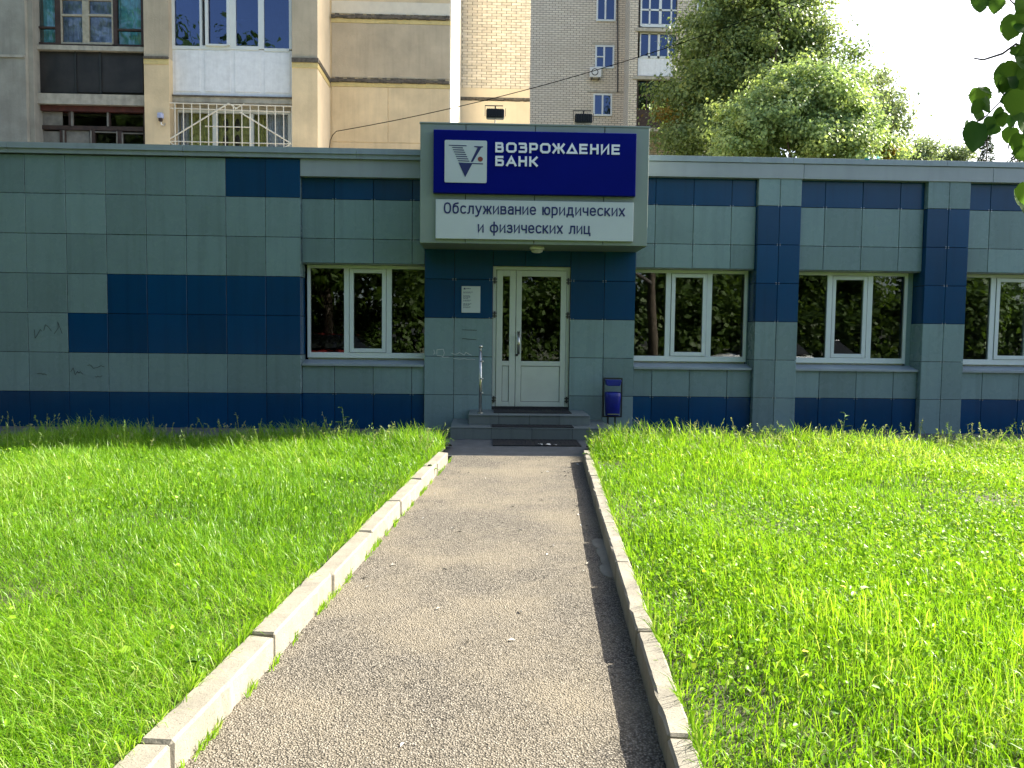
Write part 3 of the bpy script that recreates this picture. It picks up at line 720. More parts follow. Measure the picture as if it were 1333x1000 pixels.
def oval(x0, x1, z0, z1, n=20, a0=0, a1=360):
    cx, cz, rx, rz = (x0+x1)/2, (z0+z1)/2, (x1-x0)/2, (z1-z0)/2; p = []
    for k in range(n+1):
        a = math.radians(a0+(a1-a0)*k/n); c, d = math.cos(a), math.sin(a)
        p.append((cx+rx*math.copysign(abs(c)**.8, c), cz+rz*math.copysign(abs(d)**.8, d)))
    if a1-a0 == 360: p[-1] = p[0]
    return p
LOW = {  # lower case drawn as strokes, x-height 1
 'О': [oval(0, .92, 0, 1.40, 24)], 'о': [oval(0, .78, 0, 1)], 'б': [oval(0, .78, 0, 1), [(0, .5), (.02, .9), (.12, 1.2), (.32, 1.33), (.74, 1.42)]],
 'с': [oval(0, .80, 0, 1, 18, 48, 312)], 'л': [[(-.02, 0), (.12, .04), (.2, .22), (.24, 1), (.80, 1), (.80, 0)]],
 'у': [[(0, 1), (.40, .08)], [(.80, 1), (.36, -.22), (.22, -.38), (.02, -.40)]],
 'ж': [[(.56, 0), (.56, 1)], [(0, 1), (.30, .52), (0, 0)], [(1.12, 1), (.82, .52), (1.12, 0)], [(.30, .52), (.82, .52)]],
 'и': [[(0, 1), (0, 0), (.74, 1), (.74, 0)]],
 'в': [[(0, 0), (0, 1), (.52, 1), (.66, .92), (.66, .64), (.54, .54), (0, .54)], [(.54, .54), (.74, .42), (.74, .12), (.58, 0), (0, 0)]],
 'а': [[(.05, .84), (.2, 1), (.54, 1), (.70, .84), (.70, 0)], [(.70, .57), (.2, .57), (0, .43), (0, .14), (.16, 0), (.50, 0), (.70, .16)]],
 'н': [[(0, 0), (0, 1)], [(.72, 0), (.72, 1)], [(0, .52), (.72, .52)]],
 'е': [[(0, .50), (.76, .50), (.76, .70), (.66, .90), (.50, 1), (.26, 1), (.08, .88), (0, .68), (0, .32), (.08, .12), (.26, 0), (.52, 0), (.72, .12)]],
 'ю': [[(0, 0), (0, 1)], [(0, .5), (.30, .5)], oval(.30, 1.04, 0, 1)],
 'р': [[(0, -.42), (0, 1)], [(0, 1), (.50, 1), (.68, .9), (.76, .68), (.76, .32), (.68, .10), (.50, 0), (0, 0)]],
 'д': [[(-.02, -.28), (-.02, 0), (.94, 0), (.94, -.28)], [(.10, 0), (.22, .3), (.26, 1), (.78, 1), (.78, 0)]],
 'ч': [[(0, 1), (0, .56), (.14, .42), (.70, .42)], [(.70, 1), (.70, 0)]],
 'к': [[(0, 0), (0, 1)], [(0, .5), (.22, .5), (.66, 1)], [(.22, .5), (.70, 0)]], 'х': [[(0, 0), (.72, 1)], [(0, 1), (.72, 0)]],
 'ф': [[(.56, -.42), (.56, 1.40)], oval(0, 1.12, 0, 1, 24)],
 'з': [[(.03, .86), (.18, 1), (.50, 1), (.64, .88), (.64, .66), (.52, .54), (.22, .54)], [(.52, .54), (.70, .42), (.70, .14), (.54, 0), (.16, 0), (0, .15)]],
 'ц': [[(0, 1), (0, 0), (.88, 0), (.88, -.28)], [(.72, 1), (.72, 0)]],
}
def line_(txt, uv0, uv1, xh, t):
    a, b_ = at(*uv0, WY), at(*uv1, WY); ww = []
    for ch in txt: ww.append(.34 if ch == ' ' else max(p[0] for st in LOW[ch] for p in st))
    gap = .44; tot = sum(ww)+gap*(len(txt)-1); k = (b_.x-a.x-t)/tot; x = a.x+t/2
    for ch, w in zip(txt, ww):
        if ch != ' ':
            mb_ = MB()
            for si, st in enumerate(LOW[ch]):
                P = [Vector((x+px*k, 0, (a.z+b_.z)/2+pz*xh)) for px, pz in st]; stroke(mb_, P, t, WY-.004, WY+.002, si)
            mb_.build('letter', m_letblue, ws)
        x += (w+gap)*k
def S3(px, py): return (530+px/3.921, 150+py/3.921)
line_('Обслуживание юридических', S3(187, 506), S3(1111, 506), .098, .0215)
line_('и физических лиц', S3(360, 600), S3(936, 600), .098, .0215)

# ---------------------------------------------------------------- apartment building (left) behind the bank
YC, YD, YF = 16.6, 17.88, 24.2
apt = empty('apartment_building', (-6, YD, 0), 'beige stucco apartment block with enclosed balconies and pale brick end', 'apartment block')
TOP = 14.5
def X(u, Y, v=100): return at(u, v, Y).x
def Zz(v, Y, u=200): return at(u, v, Y).z
def strip(name, u0, u1, z0, z1, y0, y1, mat, bev=0, vref=100):
    return MB().box(X(u0, y0, vref), X(u1, y0, vref), y0, y1, z0, z1).build(name, mat, apt, bevel=bev)
# back mass
MB().box(-24, X(431, YD)-.05, YC+1.55, YC+9, 0, TOP).build('wall', m_stuccog, apt)
MB().box(X(431, YD)-.049, X(585, YD), YD, YC+9.01, 0, TOP).build('wall', m_stucco, apt)
# pilasters
def pil(u0, u1, mat, vb, mats2=None):
    zb = Zz(vb, YC, (u0+u1)/2)
    x0, x1 = X(u0, YC), X(u1, YC)
    MB().box(x0, x1, YC, YC+1.55, 0, zb-.001).build('pilaster', mats2 or mat, apt)
    MB().box(x0, x1, YC+.012, YC+1.55, zb, TOP).build('pilaster', mat, apt)
    return x0, x1, zb
a0, a1, az = pil(-330, 33.5, m_stuccoa, 68)
MB().box(a0, a1-.006, YC-.03, YC+.01, az-.05, az).build('ledge', m_slab, apt)
MB().box(X(33.5, YC)+.001, X(40, YC), YC+.10, YC+1.55, 0, TOP).build('reveal', m_stuccoa, apt)
b0, b1, bz = pil(187.5, 220, m_stuccog, 75, m_stucco)
MB().box(b0, b1, YC-.035, YC+.012, bz-.03, bz+.015).build('ledge', m_drip, apt); MB().box(b0, b1, YC-.012, YC, bz-.13, bz-.031).build('painted_band', m_yellow, apt)
p0, p1, pz = pil(380, 413, m_stuccog, 78, m_stucco)
d_ = MB().box(p0, p1+.03, YC-.035, YC+.012, pz-.055, pz+.03); d_.box(p1, p1+.03, YC+.0121, YD-.01, pz-.055, pz+.03); d_.build('ledge', m_drip, apt)
d_ = MB().box(p0, p1+.012, YC-.012, YC, pz-.16, pz-.056); d_.box(p1+.0005, p1+.012, YC, YD-.01, pz-.16, pz-.056); d_.build('painted_band', m_yellow, apt)
# the lighter return of the pilaster
MB().box(p1+.0005, p1+.006, YC+.013, YD-.002, 0, pz-.17).build('return_wall', m_stuccol, apt)
MB().box(p1+.0005, p1+.006, YC+.013, YD-.002, pz+.03, TOP).build('return_wall', m_stuccol, apt)
# wall D bands and panels
x0, x1 = X(431.5, YD), X(585, YD)
for vb in (22, 105):
    z = Zz(vb, YD, 508)
    dm = MB(); rr = random.Random(vb); n = 30
    for k in range(n):
        xa = x0+(x1-x0)*k/n; xb = x0+(x1-x0)*(k+1)/n; dm.box(xa, xb, YD-.05, YD-.001, z-.04-rr.uniform(0, .025), z+rr.uniform(.0, .035))
    dm.build('ledge', m_drip, apt)
    MB().box(x0, x1+.02, YD-.02, YD-.0005, z-.15, z-.068).build('painted_band', m_yellow, apt)
z22, z105 = Zz(22, YD, 508), Zz(105, YD, 508)
MB().cham(x0+.004, x1, YD-.014, YD-.0004, z105+.04, z22-.152, .006).build('facade_panel', m_stuccog, apt)
MB().cham(x0+.004, X(505, YD, 150)-.006, YD-.014, YD-.0004, Zz(186.5, YD, 508)+.006, z105-.152, .008).build('facade_panel', m_stucco, apt)
MB().cham(X(505, YD, 150)+.006, x1, YD-.014, YD-.0004, Zz(186.5, YD, 508)+.006, z105-.152, .008).build('facade_panel', m_stucco, apt)
MB().cham(x0+.004, x1, YD-.014, YD-.0004, .2, Zz(186.5, YD, 508)-.006, .008).build('facade_panel', m_stucco, apt)
MB().cham(x0+.004, x1, YD-.016, YD-.0004, z22+.04, Zz(3, YD, 508), .006).build('facade_panel', m_side, apt)
MB().box(X(585, YD)+.0005, X(585, YD)+.03, YD-.005, YF-.02, 0, TOP).build('return_wall', m_side, apt)
# balcony bay 1
Y1 = YC+.32
def bars(name, rects, Y, th, mat, parent, bev=0):
    b = MB()
    for u0, u1, v0, v1 in rects:
        b.box(X(u0, Y), X(u1, Y), Y, Y+th, Zz(v1, Y, (u0+u1)/2), Zz(v0, Y, (u0+u1)/2))
    return b.build(name, mat, parent, bevel=bev)
VT = -70
win = bars('window', [(40, 42.5, VT, 59), (73, 80, VT, 59), (148.5, 153.5, VT, 59), (184.5, 187.5, VT, 59), (42.5, 73, 55, 59), (153.5, 184.5, 58, 61), (42.5, 73, 34.4, 36.6), (153.5, 184.5, 37.5, 39.8), (80, 148.5, 57.6, 59)], Y1, .08, m_brownwood, apt)
bars('sash', [(80, 82, VT, 57.5), (108.5, 117, VT, 57.5), (146.5, 148.5, VT, 57.5), (82, 108.5, 55.2, 57.5), (117, 146.5, 55.2, 58.5), (82, 108.5, 18.5, 21), (117, 146.5, 18.5, 21.3), (82, 146.5, -2, .5)], Y1+.01, .06, m_palewood, win)
for u0, u1, m in ((42.5, 73, m_glass2), (82, 108.5, m_glass2), (117, 146.5, m_glass2), (153.5, 184.5, m_glass2)):
    bars('pane', [(u0, u1, VT, 58)], Y1+.05, .006, m, win)
def curtain(u0, u1, v0, v1, Y, mat, parent, waves=6, amp=.035):
    n = 48; xa, xb = X(u0, Y), X(u1, Y); za, zb = Zz(v1, Y, (u0+u1)/2), Zz(v0, Y, (u0+u1)/2); v = []; f = []; ph = random.uniform(0, 6)
    for i in range(n+1):
        t = i/n; y = Y+amp*math.sin(t*waves*6.28+ph+1.3*math.sin(t*9))
        v += [(xa+(xb-xa)*t, y, za), (xa+(xb-xa)*t, y+.01*math.sin(i), zb)]
    for i in range(n): f.append((2*i, 2*i+2, 2*i+3, 2*i+1))
    return MB().add(v, f).build('curtain', mat, parent, smooth=True)
curtain(41, 75, VT, 60, Y1+.22, m_cyan, win, 5); curtain(80, 150, VT, 60, Y1+.25, m_lilac, win, 11); curtain(152, 187, VT, 62, Y1+.22, m_cyan, win, 5)
bars('window_ledge', [(40, 187.5, 59.5, 65.5)], Y1-.08, .3, m_slab, apt)
bp = bars('balcony_parapet', [(40, 187.5, 66, 122)], Y1+.06, .1, m_darkboard, apt)
for u0, u1 in ((43, 97), (99.5, 129), (132, 186)): bars('board', [(u0, u1, 67.5, 120.5)], Y1+.02, .038, m_darkboard, bp)
bars('rail', [(40, 43, 66, 121.8), (97.2, 99.3, 66, 121.8), (129.2, 131.8, 66, 121.8)], Y1+.0, .07, m_darksteel, bp)
bars('floor_slab', [(36, 187.5, 122.4, 136)], Y1-.10, 1.2, m_slab, apt)
bars('beam', [(41, 187.5, 136.3, 145)], Y1+.0, .2, m_redwood, apt)
lw = bars('window', [(41, 45.5, 145, 215), (45.5, 187.5, 164, 169.5), (88, 93, 145, 164), (138.5, 142, 145, 164), (76, 83.5, 169.5, 215), (117, 122, 169.5, 215), (150.5, 158, 169.5, 215), (185.5, 187.5, 145, 215)], Y1+.05, .1, m_brownwood, apt)
bars('sash', [(91.2, 93.4, 144.5, 164)], Y1+.035, .05, m_greyboard, lw); bars('sash', [(138, 140.2, 145, 164.5)], Y1+.035, .05, m_greyboard, lw)
bars('sash', [(80, 82, 169.5, 215)], Y1+.035, .05, m_greyboard, lw)
bars('sash', [ (115.8, 117.6, 170, 215), (150, 151.4, 171, 215), (157, 158.4, 173, 215), (122, 150, 171.4, 172.6), (158.4, 185, 173, 174.2)], Y1+.035, .05, m_greyboard, lw)
bars('infill_board', [(45.5, 80, 145, 164)], Y1+.09, .02, m_greyboard, lw); bars('infill_board', [(47, 76, 171, 215)], Y1+.09, .02, m_greyboard, lw); bars('infill_board', [(84, 115, 170, 215)], Y1+.09, .02, m_greyboard, lw)
for r in ((93, 138.5, 146, 164), (142, 185.5, 147, 164), (122, 150.5, 172, 215), (158, 185.5, 173, 215)): bars('pane', [r], Y1+.10, .006, m_glassold, lw)
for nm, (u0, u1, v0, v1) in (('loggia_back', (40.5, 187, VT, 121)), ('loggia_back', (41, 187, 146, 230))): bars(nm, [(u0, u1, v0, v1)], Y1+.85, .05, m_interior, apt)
# balcony bay 2: white pvc
Y2 = YC+.18
w2 = bars('window', [(222, 228, VT, 64), (260.5, 263.5, VT, 64), (299, 307.5, VT, 64), (336.5, 344, VT, 64), (376.5, 380, VT, 64), (228, 260.5, 59.8, 64), (263.5, 299, 59.5, 64.3), (307.5, 336.5, 60, 65), (344, 376.5, 63, 67)], Y2, .08, m_pvc, apt)
sh = bars('sash', [(267.5, 271, VT, 58.5), (295.5, 299.3, VT, 58.5), (271, 295.5, 57.3, 59.3)], Y2-.05, .06, m_pvc, w2); sh.rotation_euler.z = .0
for r in ((228, 260.5, VT, 59.8), (271, 295.5, VT, 57.3), (307.5, 336.5, VT, 60), (344, 376.5, VT, 63)): bars('pane', [r], Y2+.03, .006, m_glassdark, w2)
curtain(341, 378, VT, 66, Y2+.25, m_lilac, w2, 7, .02)
bars('inner_frame', [(288, 290, 26, 64), (290, 336, 25, 27.5), (326, 329, 27, 64)], Y2+.5, .04, m_pvcold, w2)
pp = bars('balcony_parapet', [(222.5, 380, 64.5, 125)], Y2+.02, .1, m_pvcold, apt)
for u0, u1, v0, v1 in ((228, 260.5, 65, 119), (266.5, 299.5, 66, 119.5), (305.5, 338.5, 67.2, 120), (344.5, 377.5, 68.5, 121)): bars('panel', [(u0, u1, v0, v1)], Y2+.008, .0115, m_pvcold, pp, bev=.004)
bars('floor_slab', [(222, 380.5, 126.5, 134)], Y2-.02, 1.2, m_slab, apt); bars('drip_edge', [(222, 380.5, 124.8, 126.4)], Y2-.05, .3, m_drip, apt)
bars('beam', [(222.5, 380, 134.3, 143.5)], Y2+.22, .3, m_slab, apt)
Y3 = Y2+.25
w3 = bars('window', [(224, 231, 143, 225), (276, 282.5, 147, 225), (324, 329.5, 147, 225), (374.5, 379, 147, 225), (231, 374.5, 143.6, 147.6)], Y3, .08, m_pvc, apt)
for r in ((231, 276, 147.6, 225), (282.5, 324, 147.6, 225), (329.5, 374.5, 147.6, 225)): bars('pane', [r], Y3+.04, .006, m_glass2, w3)
curtain(229, 246, 147, 225, Y3+.2, m_netw, w3, 4); curtain(246, 279, 147, 225, Y3+.24, m_olive, w3, 4); curtain(281, 326, 147, 225, Y3+.2, m_olive, w3, 3, .012); curtain(327, 348, 147, 225, Y3+.24, m_olive, w3, 3); curtain(348, 378, 147, 225, Y3+.2, m_netw, w3, 6)
# dark ovals printed on the curtain
cv = MB()
for uu in (294, 309):
    for vv in (163, 184, 205):
        c = at(uu, vv, Y3+.165); w_, h_ = .055, .14
        cv.prism([(c.x+w_*math.cos(a*.5236), c.z+h_*math.sin(a*.5236)) for a in range(12)], Y3+.165, Y3+.17)
cv.build('curtain_print', m_brownwood, w3)
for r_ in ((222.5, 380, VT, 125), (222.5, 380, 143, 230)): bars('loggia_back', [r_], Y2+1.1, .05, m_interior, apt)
# grille: one bar, one object
YG = Y2-.16
gr_ = MB().tube([at(216, 134, YG), at(380, 138.5, YG)], .013, 6).build('window_grille', m_whitebar, apt)
def gbar(u0, v0, u1, v1, r=.011): MB().tube([at(u0, v0, YG-.001), at(u1, v1, YG-.001)], r, 6).build('bar', m_whitebar, gr_)
for k in range(16):
    u = 216.5+k*10.87; v = 134+k*.3
    gbar(u+.3, v, u+1.2, 225)
gbar(222, 141, 378, 146); gbar(267, 164.5, 328, 166); gbar(217, 184, 378, 187.5); gbar(217, 222, 380, 224)
gbar(218, 183, 298, 134.5, .015); gbar(312, 146, 379, 187, .015); gbar(218, 183, 228, 190); gbar(379, 187, 368, 194); gbar(306, 142, 318, 135); gbar(298, 135, 309, 142)
for u, v in ((216.5, 134.2), (379.6, 138.5), (217.5, 184), (379, 187.5)):
    q = at(u, v, YG); MB().tube([q, Vector((q.x, Y2+.2, q.z))], .011, 6).build('bar', m_whitebar, gr_)
wlm = empty('wall_lamp', at(209.5, 162, YC), 'small bluish wall lamp on the pilaster left of the white grille', 'lamp')
q = at(211, 152, YC); MB().box(q.x-.05, q.x+.05, YC-.13, YC-.03, q.z-.055, q.z+.05).build('housing', m_lilac, wlm, bevel=.012)
MB().box(q.x-.03, q.x+.03, YC-.11, YC-.05, q.z-.11, q.z-.056).build('shade', m_brownwood, wlm)
MB().tube([(q.x, YC-.06, q.z-.11), (q.x+.01, YC-.07, q.z-.17), (q.x+.05, YC-.03, q.z-.19), (q.x+.06, YC-.001, q.z-.14)], .010, 6).build('arm', m_steel, wlm)
# brick end
fx0, fx1 = X(600, YF)-.25, X(690, YF)
zb0 = Zz(115, YF, 645); zt = Zz(-8, YF, 645)
MB().box(fx0-.02, fx1-.01, YF+.02, YF+6, 0, TOP+8).build('wall', m_mortar, apt)
BW, BH, J = .265, .0685, .0115
bm_ = [MB().cham(-BW/2, BW/2, 0, .04, 0, BH, .004).mesh('brick', m) for m in m_brick]
bh_ = [MB().cham(-BW/4, BW/4, 0, .04, 0, BH, .004).mesh('brick', m) for m in m_brick]
row = 0; z = zb0; nb_ = 0; rest = MB()
ncol = int((fx1-fx0)/(BW+J)); pitch = (fx1-fx0)/ncol
while z < TOP+7:
    if (row % 2): slots = [(fx0+pitch*.25, True)]+[(fx0+pitch*(k+1), False) for k in range(ncol-1)]+[(fx1-pitch*.25, True)]
    else: slots = [(fx0+pitch*(k+.5), False) for k in range(ncol)]
    for xx, half in slots:
        if nb_ < 298 and z < zt+.1:
            link('brick', random.choice(bh_ if half else bm_), apt, (xx, YF-.012+random.uniform(-.004, .004), z), (0, 0, random.gauss(0, .004))); nb_ += 1
        else:
            w = (BW/2 if half else BW)/2; rest.box(xx-w, xx+w, YF-.012, YF+.0195, z, z+BH)
    z += BH+J; row += 1
tag(rest.build('brickwork', m_brick[0], apt), kind='stuff')
MB().box(fx0, fx1, YF-.02, YF+.0195, Zz(129, YF, 645)+.03, zb0-.012).build('plaster_band', m_stuccol, apt)
lm = MB(); rr = random.Random(5)
for k in range(24):
    xa = fx0+(fx1-fx0)*k/24; lm.box(xa, xa+(fx1-fx0)/24, YF-.06, YF+.0195, Zz(130, YF, 645)-rr.uniform(0, .04), Zz(129, YF, 645)+.029)
lm.build('ledge', m_drip, apt)
MB().box(fx0, fx1+.01, YF-.035, YF+.0195, 0, Zz(130, YF, 645)-.05).build('plinth_wall', m_stuccol, apt)

# ---------------------------------------------------------------- brick tower behind
YT = 40.0
tw = empty('brick_tower', (6, YT+5, 0), 'tall shaded cream brick block behind the sign with stacked balconies', 'apartment block')
def tbars(name, rects, Y, th, mat, parent, bev=0): return bars(name, rects, Y, th, mat, parent, bev)
tx0, tx1 = X(660, YT), X(818, YT)
TT = 30
MB().box(tx0, X(1010, YT), YT, YT+12, 0, TT).build('wall', m_brickwork, tw)
MB().box(X(818.5, 38.6), X(829.5, 38.6), 38.6, YT-.001, 0, TT).build('pilaster', m_brickwork, tw)
MB().box(X(880, 38.6), X(925, 38.6), 38.6, YT-.001, 0, TT).build('pilaster', m_brickwork, tw)
YW = YT-.06
def twin(u0, u1, v0, v1, mull, Y=YW, sashbar=False):
    rects = [(u0, u0+2, v0, v1), (u1-2, u1, v0, v1), (u0+2, u1-2, v0, v0+2), (u0+2, u1-2, v1-2.2, v1), (mull-1.1, mull+1.1, v0+2, v1-2)]
    if sashbar: rects.append((u0+2, mull-1.1, (v0+v1)/2-1, (v0+v1)/2+.6))
    w = bars('window', rects, Y, .07, m_pvc, tw)
    bars('pane', [(u0+2, mull-1.1, v0+2, v1-2)], Y+.03, .006, m_glassdark, w); bars('pane', [(mull+1.1, u1-2, v0+2, v1-2)], Y+.03, .006, m_glassdark, w)
    bars('backing', [(u0+1, u1-1, v0+1, v1-1)], Y+.052, .006, m_interior, w)
    return w
twin(775, 800, -10, 27.5, 786.5); twin(774.5, 799, 59, 89, 786, sashbar=True); twin(773, 797.5, 122, 151, 785); twin(776, 801, -72, -36, 788)
bars('lintel', [(770, 801, 56.2, 58.5)], YT-.03, .03, m_slab, tw); bars('lintel', [(765, 814, 118, 120.5)], YT-.03, .03, m_slab, tw)
# balconies
YB_ = 38.75
bw = bars('window', [(832, 834, -60, 34), (843, 845, -60, 32), (856, 859.5, -60, 32), (871, 873, -60, 32), (881, 883, -60, 34), (834, 881, 31.5, 35.5), (834, 881, 12, 14.2)], YB_, .07, m_pvc, tw)
for a, b in ((834, 843), (845, 856), (859.5, 871), (873, 881)): bars('pane', [(a, b, -60, 31.5)], YB_+.03, .006, m_glassdark, bw)
bars('backing', [(833, 882, -60, 34)], YB_+.06, .01, m_lilac, bw)
bars('floor_slab', [(826, 884, 36.5, 41)], YB_-.2, 1.4, m_slab, tw)
bw = bars('window', [(832, 833.5, 42.5, 76), (843, 845.5, 43, 76), (855, 858, 43, 76), (868, 870, 43, 76), (879, 882, 43, 76), (833.5, 879, 42.5, 44.6), (833.5, 879, 73.2, 76)], YB_, .07, m_pvc, tw)
for a, b in ((833.5, 843), (845.5, 855), (858, 868), (870, 879)): bars('pane', [(a, b, 44.6, 73.2)], YB_+.03, .006, m_glassdark, bw)
bars('backing', [(833, 881, 43, 75)], YB_+.06, .01, m_lilac, bw)
bars('balcony_parapet', [(830, 882, 76.2, 99)], YB_+.02, .08, m_pvcold, tw)
bars('floor_slab', [(824, 884, 99.6, 103.5)], YB_-.2, 1.4, m_slab, tw)
bw = bars('window', [(830, 831.5, 104, 143), (842, 843.5, 104, 143), (862, 864, 104, 143), (880, 882, 104, 143), (831.5, 880, 104, 105.6), (831.5, 880, 124, 125.5)], YB_, .07, m_brownwood, tw)
for a, b in ((831.5, 842), (843.5, 862), (864, 880)): bars('pane', [(a, b, 105.6, 143)], YB_+.03, .006, m_glassdark, bw)
bars('backing', [(831, 881, 105, 143)], YB_+.06, .01, m_interior, bw)
bars('balcony_parapet', [(829.5, 882, 143.3, 166)], YB_+.02, .08, m_brownwood, tw); bars('floor_slab', [(824, 884, 166.5, 171)], YB_-.2, 1.4, m_slab, tw)
bw = twin(905, 921, -14, 14, 913, 38.55)
MB().tube([at(804, -60, YT-.04), at(804, 120, YT-.04)], .03, 6).build('downpipe', m_darksteel, tw)
ac = empty('air_conditioner', at(776, 98, YT-.2), 'small white air conditioner under the middle window of the brick tower', 'air conditioner')
a_, b_ = at(768, 100.5, YT-.3), at(783, 87.5, YT-.3)
MB().box(a_.x, b_.x, YT-.32, YT-.06, a_.z, b_.z).build('casing', m_acwhite, ac, bevel=.02)
cxy = ((a_.x*.58+b_.x*.42), (a_.z+b_.z)/2)
MB().prism([(cxy[0]+.17*math.cos(k*.3927), cxy[1]+.17*math.sin(k*.3927)) for k in range(16)], YT-.332, YT-.321).build('fan_grille', m_darksteel, ac)
MB().prism([(cxy[0]+.13*math.cos(k*.3927), cxy[1]+.13*math.sin(k*.3927)) for k in range(16)], YT-.338, YT-.3325).build('fan_hub', m_acwhite, ac)
for xx in (a_.x+.1, b_.x-.1): MB().box(xx-.02, xx+.02, YT-.34, YT-.005, a_.z-.06, a_.z-.002).build('bracket', m_darksteel, ac)

# overhead cable
cp = []
A, B = at(433, 171, YD-.08), at(1045, -2, 17.2)
cab = [at(429, 194, YD-.08), at(430, 183, YD-.09), at(433, 176, YD-.1), at(438, 171, YD-.12)]
S = cab[-1]
for k in range(1, 26):
    t = k/25; p = S.lerp(B, t); p.z -= .55*4*t*(1-t)*.5; cab.append(p)
tag(MB().tube(cab, .0085, 5).build('cable', m_cable), 'thin black cable rising from the stucco wall to the trees', 'cable')
tb = MB(); q = at(1133, 205, 12.5)
for k in range(7):
    a = random.uniform(0, 6.28)
    tb.add([(q.x-.10+.03*k, DW-.02+random.uniform(-.05, .05), 4.275+random.uniform(0, .02)), (q.x-.04+.03*k, DW-.03, 4.272+random.uniform(.0, .06)), (q.x-.02+.025*k, DW+.05, 4.29+random.uniform(0, .06)), (q.x-.10+.03*k, DW+.06, 4.275)], [(0,1,2,3)])
tb.box(q.x-.11, q.x-.05, DW-.046, DW-.02, 4.255, 4.285)
tag(tb.build('plastic_scrap', m_teal), 'small turquoise plastic scrap lying on the roof edge', 'litter')

# litter of dry leaves and grit on the path
lv = MB(); rg = random.Random(33)
for k in range(70):
    y = 1.8+7.6*rg.random()**.8; x = xl(y)+.04+(xr(y)-xl(y)-.08)*(rg.random() if k % 3 else rg.choice((rg.random()*.12, 1-rg.random()*.12))); L_ = rg.uniform(.008, .026); a = rg.uniform(0, 6.28)
    c, s_ = math.cos(a)*L_, math.sin(a)*L_; w = rg.uniform(.25, .5); z = .004
    lv.add([(x-c, y-s_, z), (x-s_*w, y+c*w, z+.006), (x+c, y+s_, z+.003), (x+s_*w, y-c*w, z+.009)], [(0, 1, 2), (0, 2, 3)], rg.choice((0, 0, 1)))
tag(lv.build('fallen_leaves', [m_greyboard, m_paper]), 'dry leaf scraps and grit strewn over the asphalt path', 'litter', kind='stuff')

# ---------------------------------------------------------------- vegetation
GREEN_T = {
 'maple': [(.12,.18,.085), (.17,.25,.105), (.23,.31,.11), (.31,.36,.11)],
 'pale': [(.17,.27,.12), (.22,.33,.14), (.28,.38,.14), (.34,.42,.15)],
 'birch': [(.16,.23,.13), (.22,.29,.16), (.26,.32,.17)],
 'conifer': [(.015,.030,.014), (.022,.040,.020), (.03,.05,.025)],
 'autumn': [(.11,.085,.012), (.17,.12,.016), (.10,.085,.02)],
 'street': [(.040,.075,.012), (.06,.11,.018), (.08,.135,.022)],
}
LM = {k: leaf_mat(k+'_leaf', v, .42, .5, spec=.3) for k, v in GREEN_T.items()}
def crown_mesh(name, blobs, n_clump, per, size, mat, spread=.35, droop=0.0, rng=None):
    rng = rng or RNG
    B = np.array(blobs); vol = (B[:,3]*B[:,4]*B[:,5])**.8; ch = rng.choice(len(B), n_clump, p=vol/vol.sum())
    d = rng.normal(size=(n_clump, 3)); d /= np.linalg.norm(d, axis=1)[:, None]
    C = B[ch, :3]+d*B[ch, 3:]*(rng.random((n_clump, 1))**.33)
    cs = spread*rng.uniform(.6, 1.5, n_clump)
    C = C+rng.normal(size=C.shape)*B[ch, 3:]*.17
    P = np.repeat(C, per, 0)+rng.normal(size=(n_clump*per, 3))*np.repeat(cs, per)[:, None]*np.array([1, 1, .62])
    hue = np.clip(np.repeat(rng.normal(.42, .22, n_clump), per)+rng.normal(0, .10, n_clump*per), 0, 1)
    N = len(P); s = size*rng.uniform(.6, 1.35, N)
    off = P-np.repeat(C, per, 0); off /= np.linalg.norm(off, axis=1)[:, None]+1e-6
    nrm = rng.normal(size=(N, 3))*.55+off*.8+np.repeat(d, per, 0)*.4; nrm[:, 2] += .55; nrm /= np.linalg.norm(nrm, axis=1)[:, None]
    a = np.cross(nrm, rng.normal(size=(N, 3))); a /= np.linalg.norm(a, axis=1)[:, None]; a[:, 2] -= droop; b = np.cross(nrm, a)
    V = np.empty((N, 4, 3)); V[:, 0] = P-a*s[:, None]*.55; V[:, 1] = P+b*s[:, None]*.38+nrm*s[:, None]*.08; V[:, 2] = P+a*s[:, None]*.55; V[:, 3] = P-b*s[:, None]*.38+nrm*s[:, None]*.08
    F = np.arange(N*4).reshape(N, 4)
    return np_mesh(name, V.reshape(-1, 3), F, mat, {'rnd': np.repeat(hue, 4)}), C
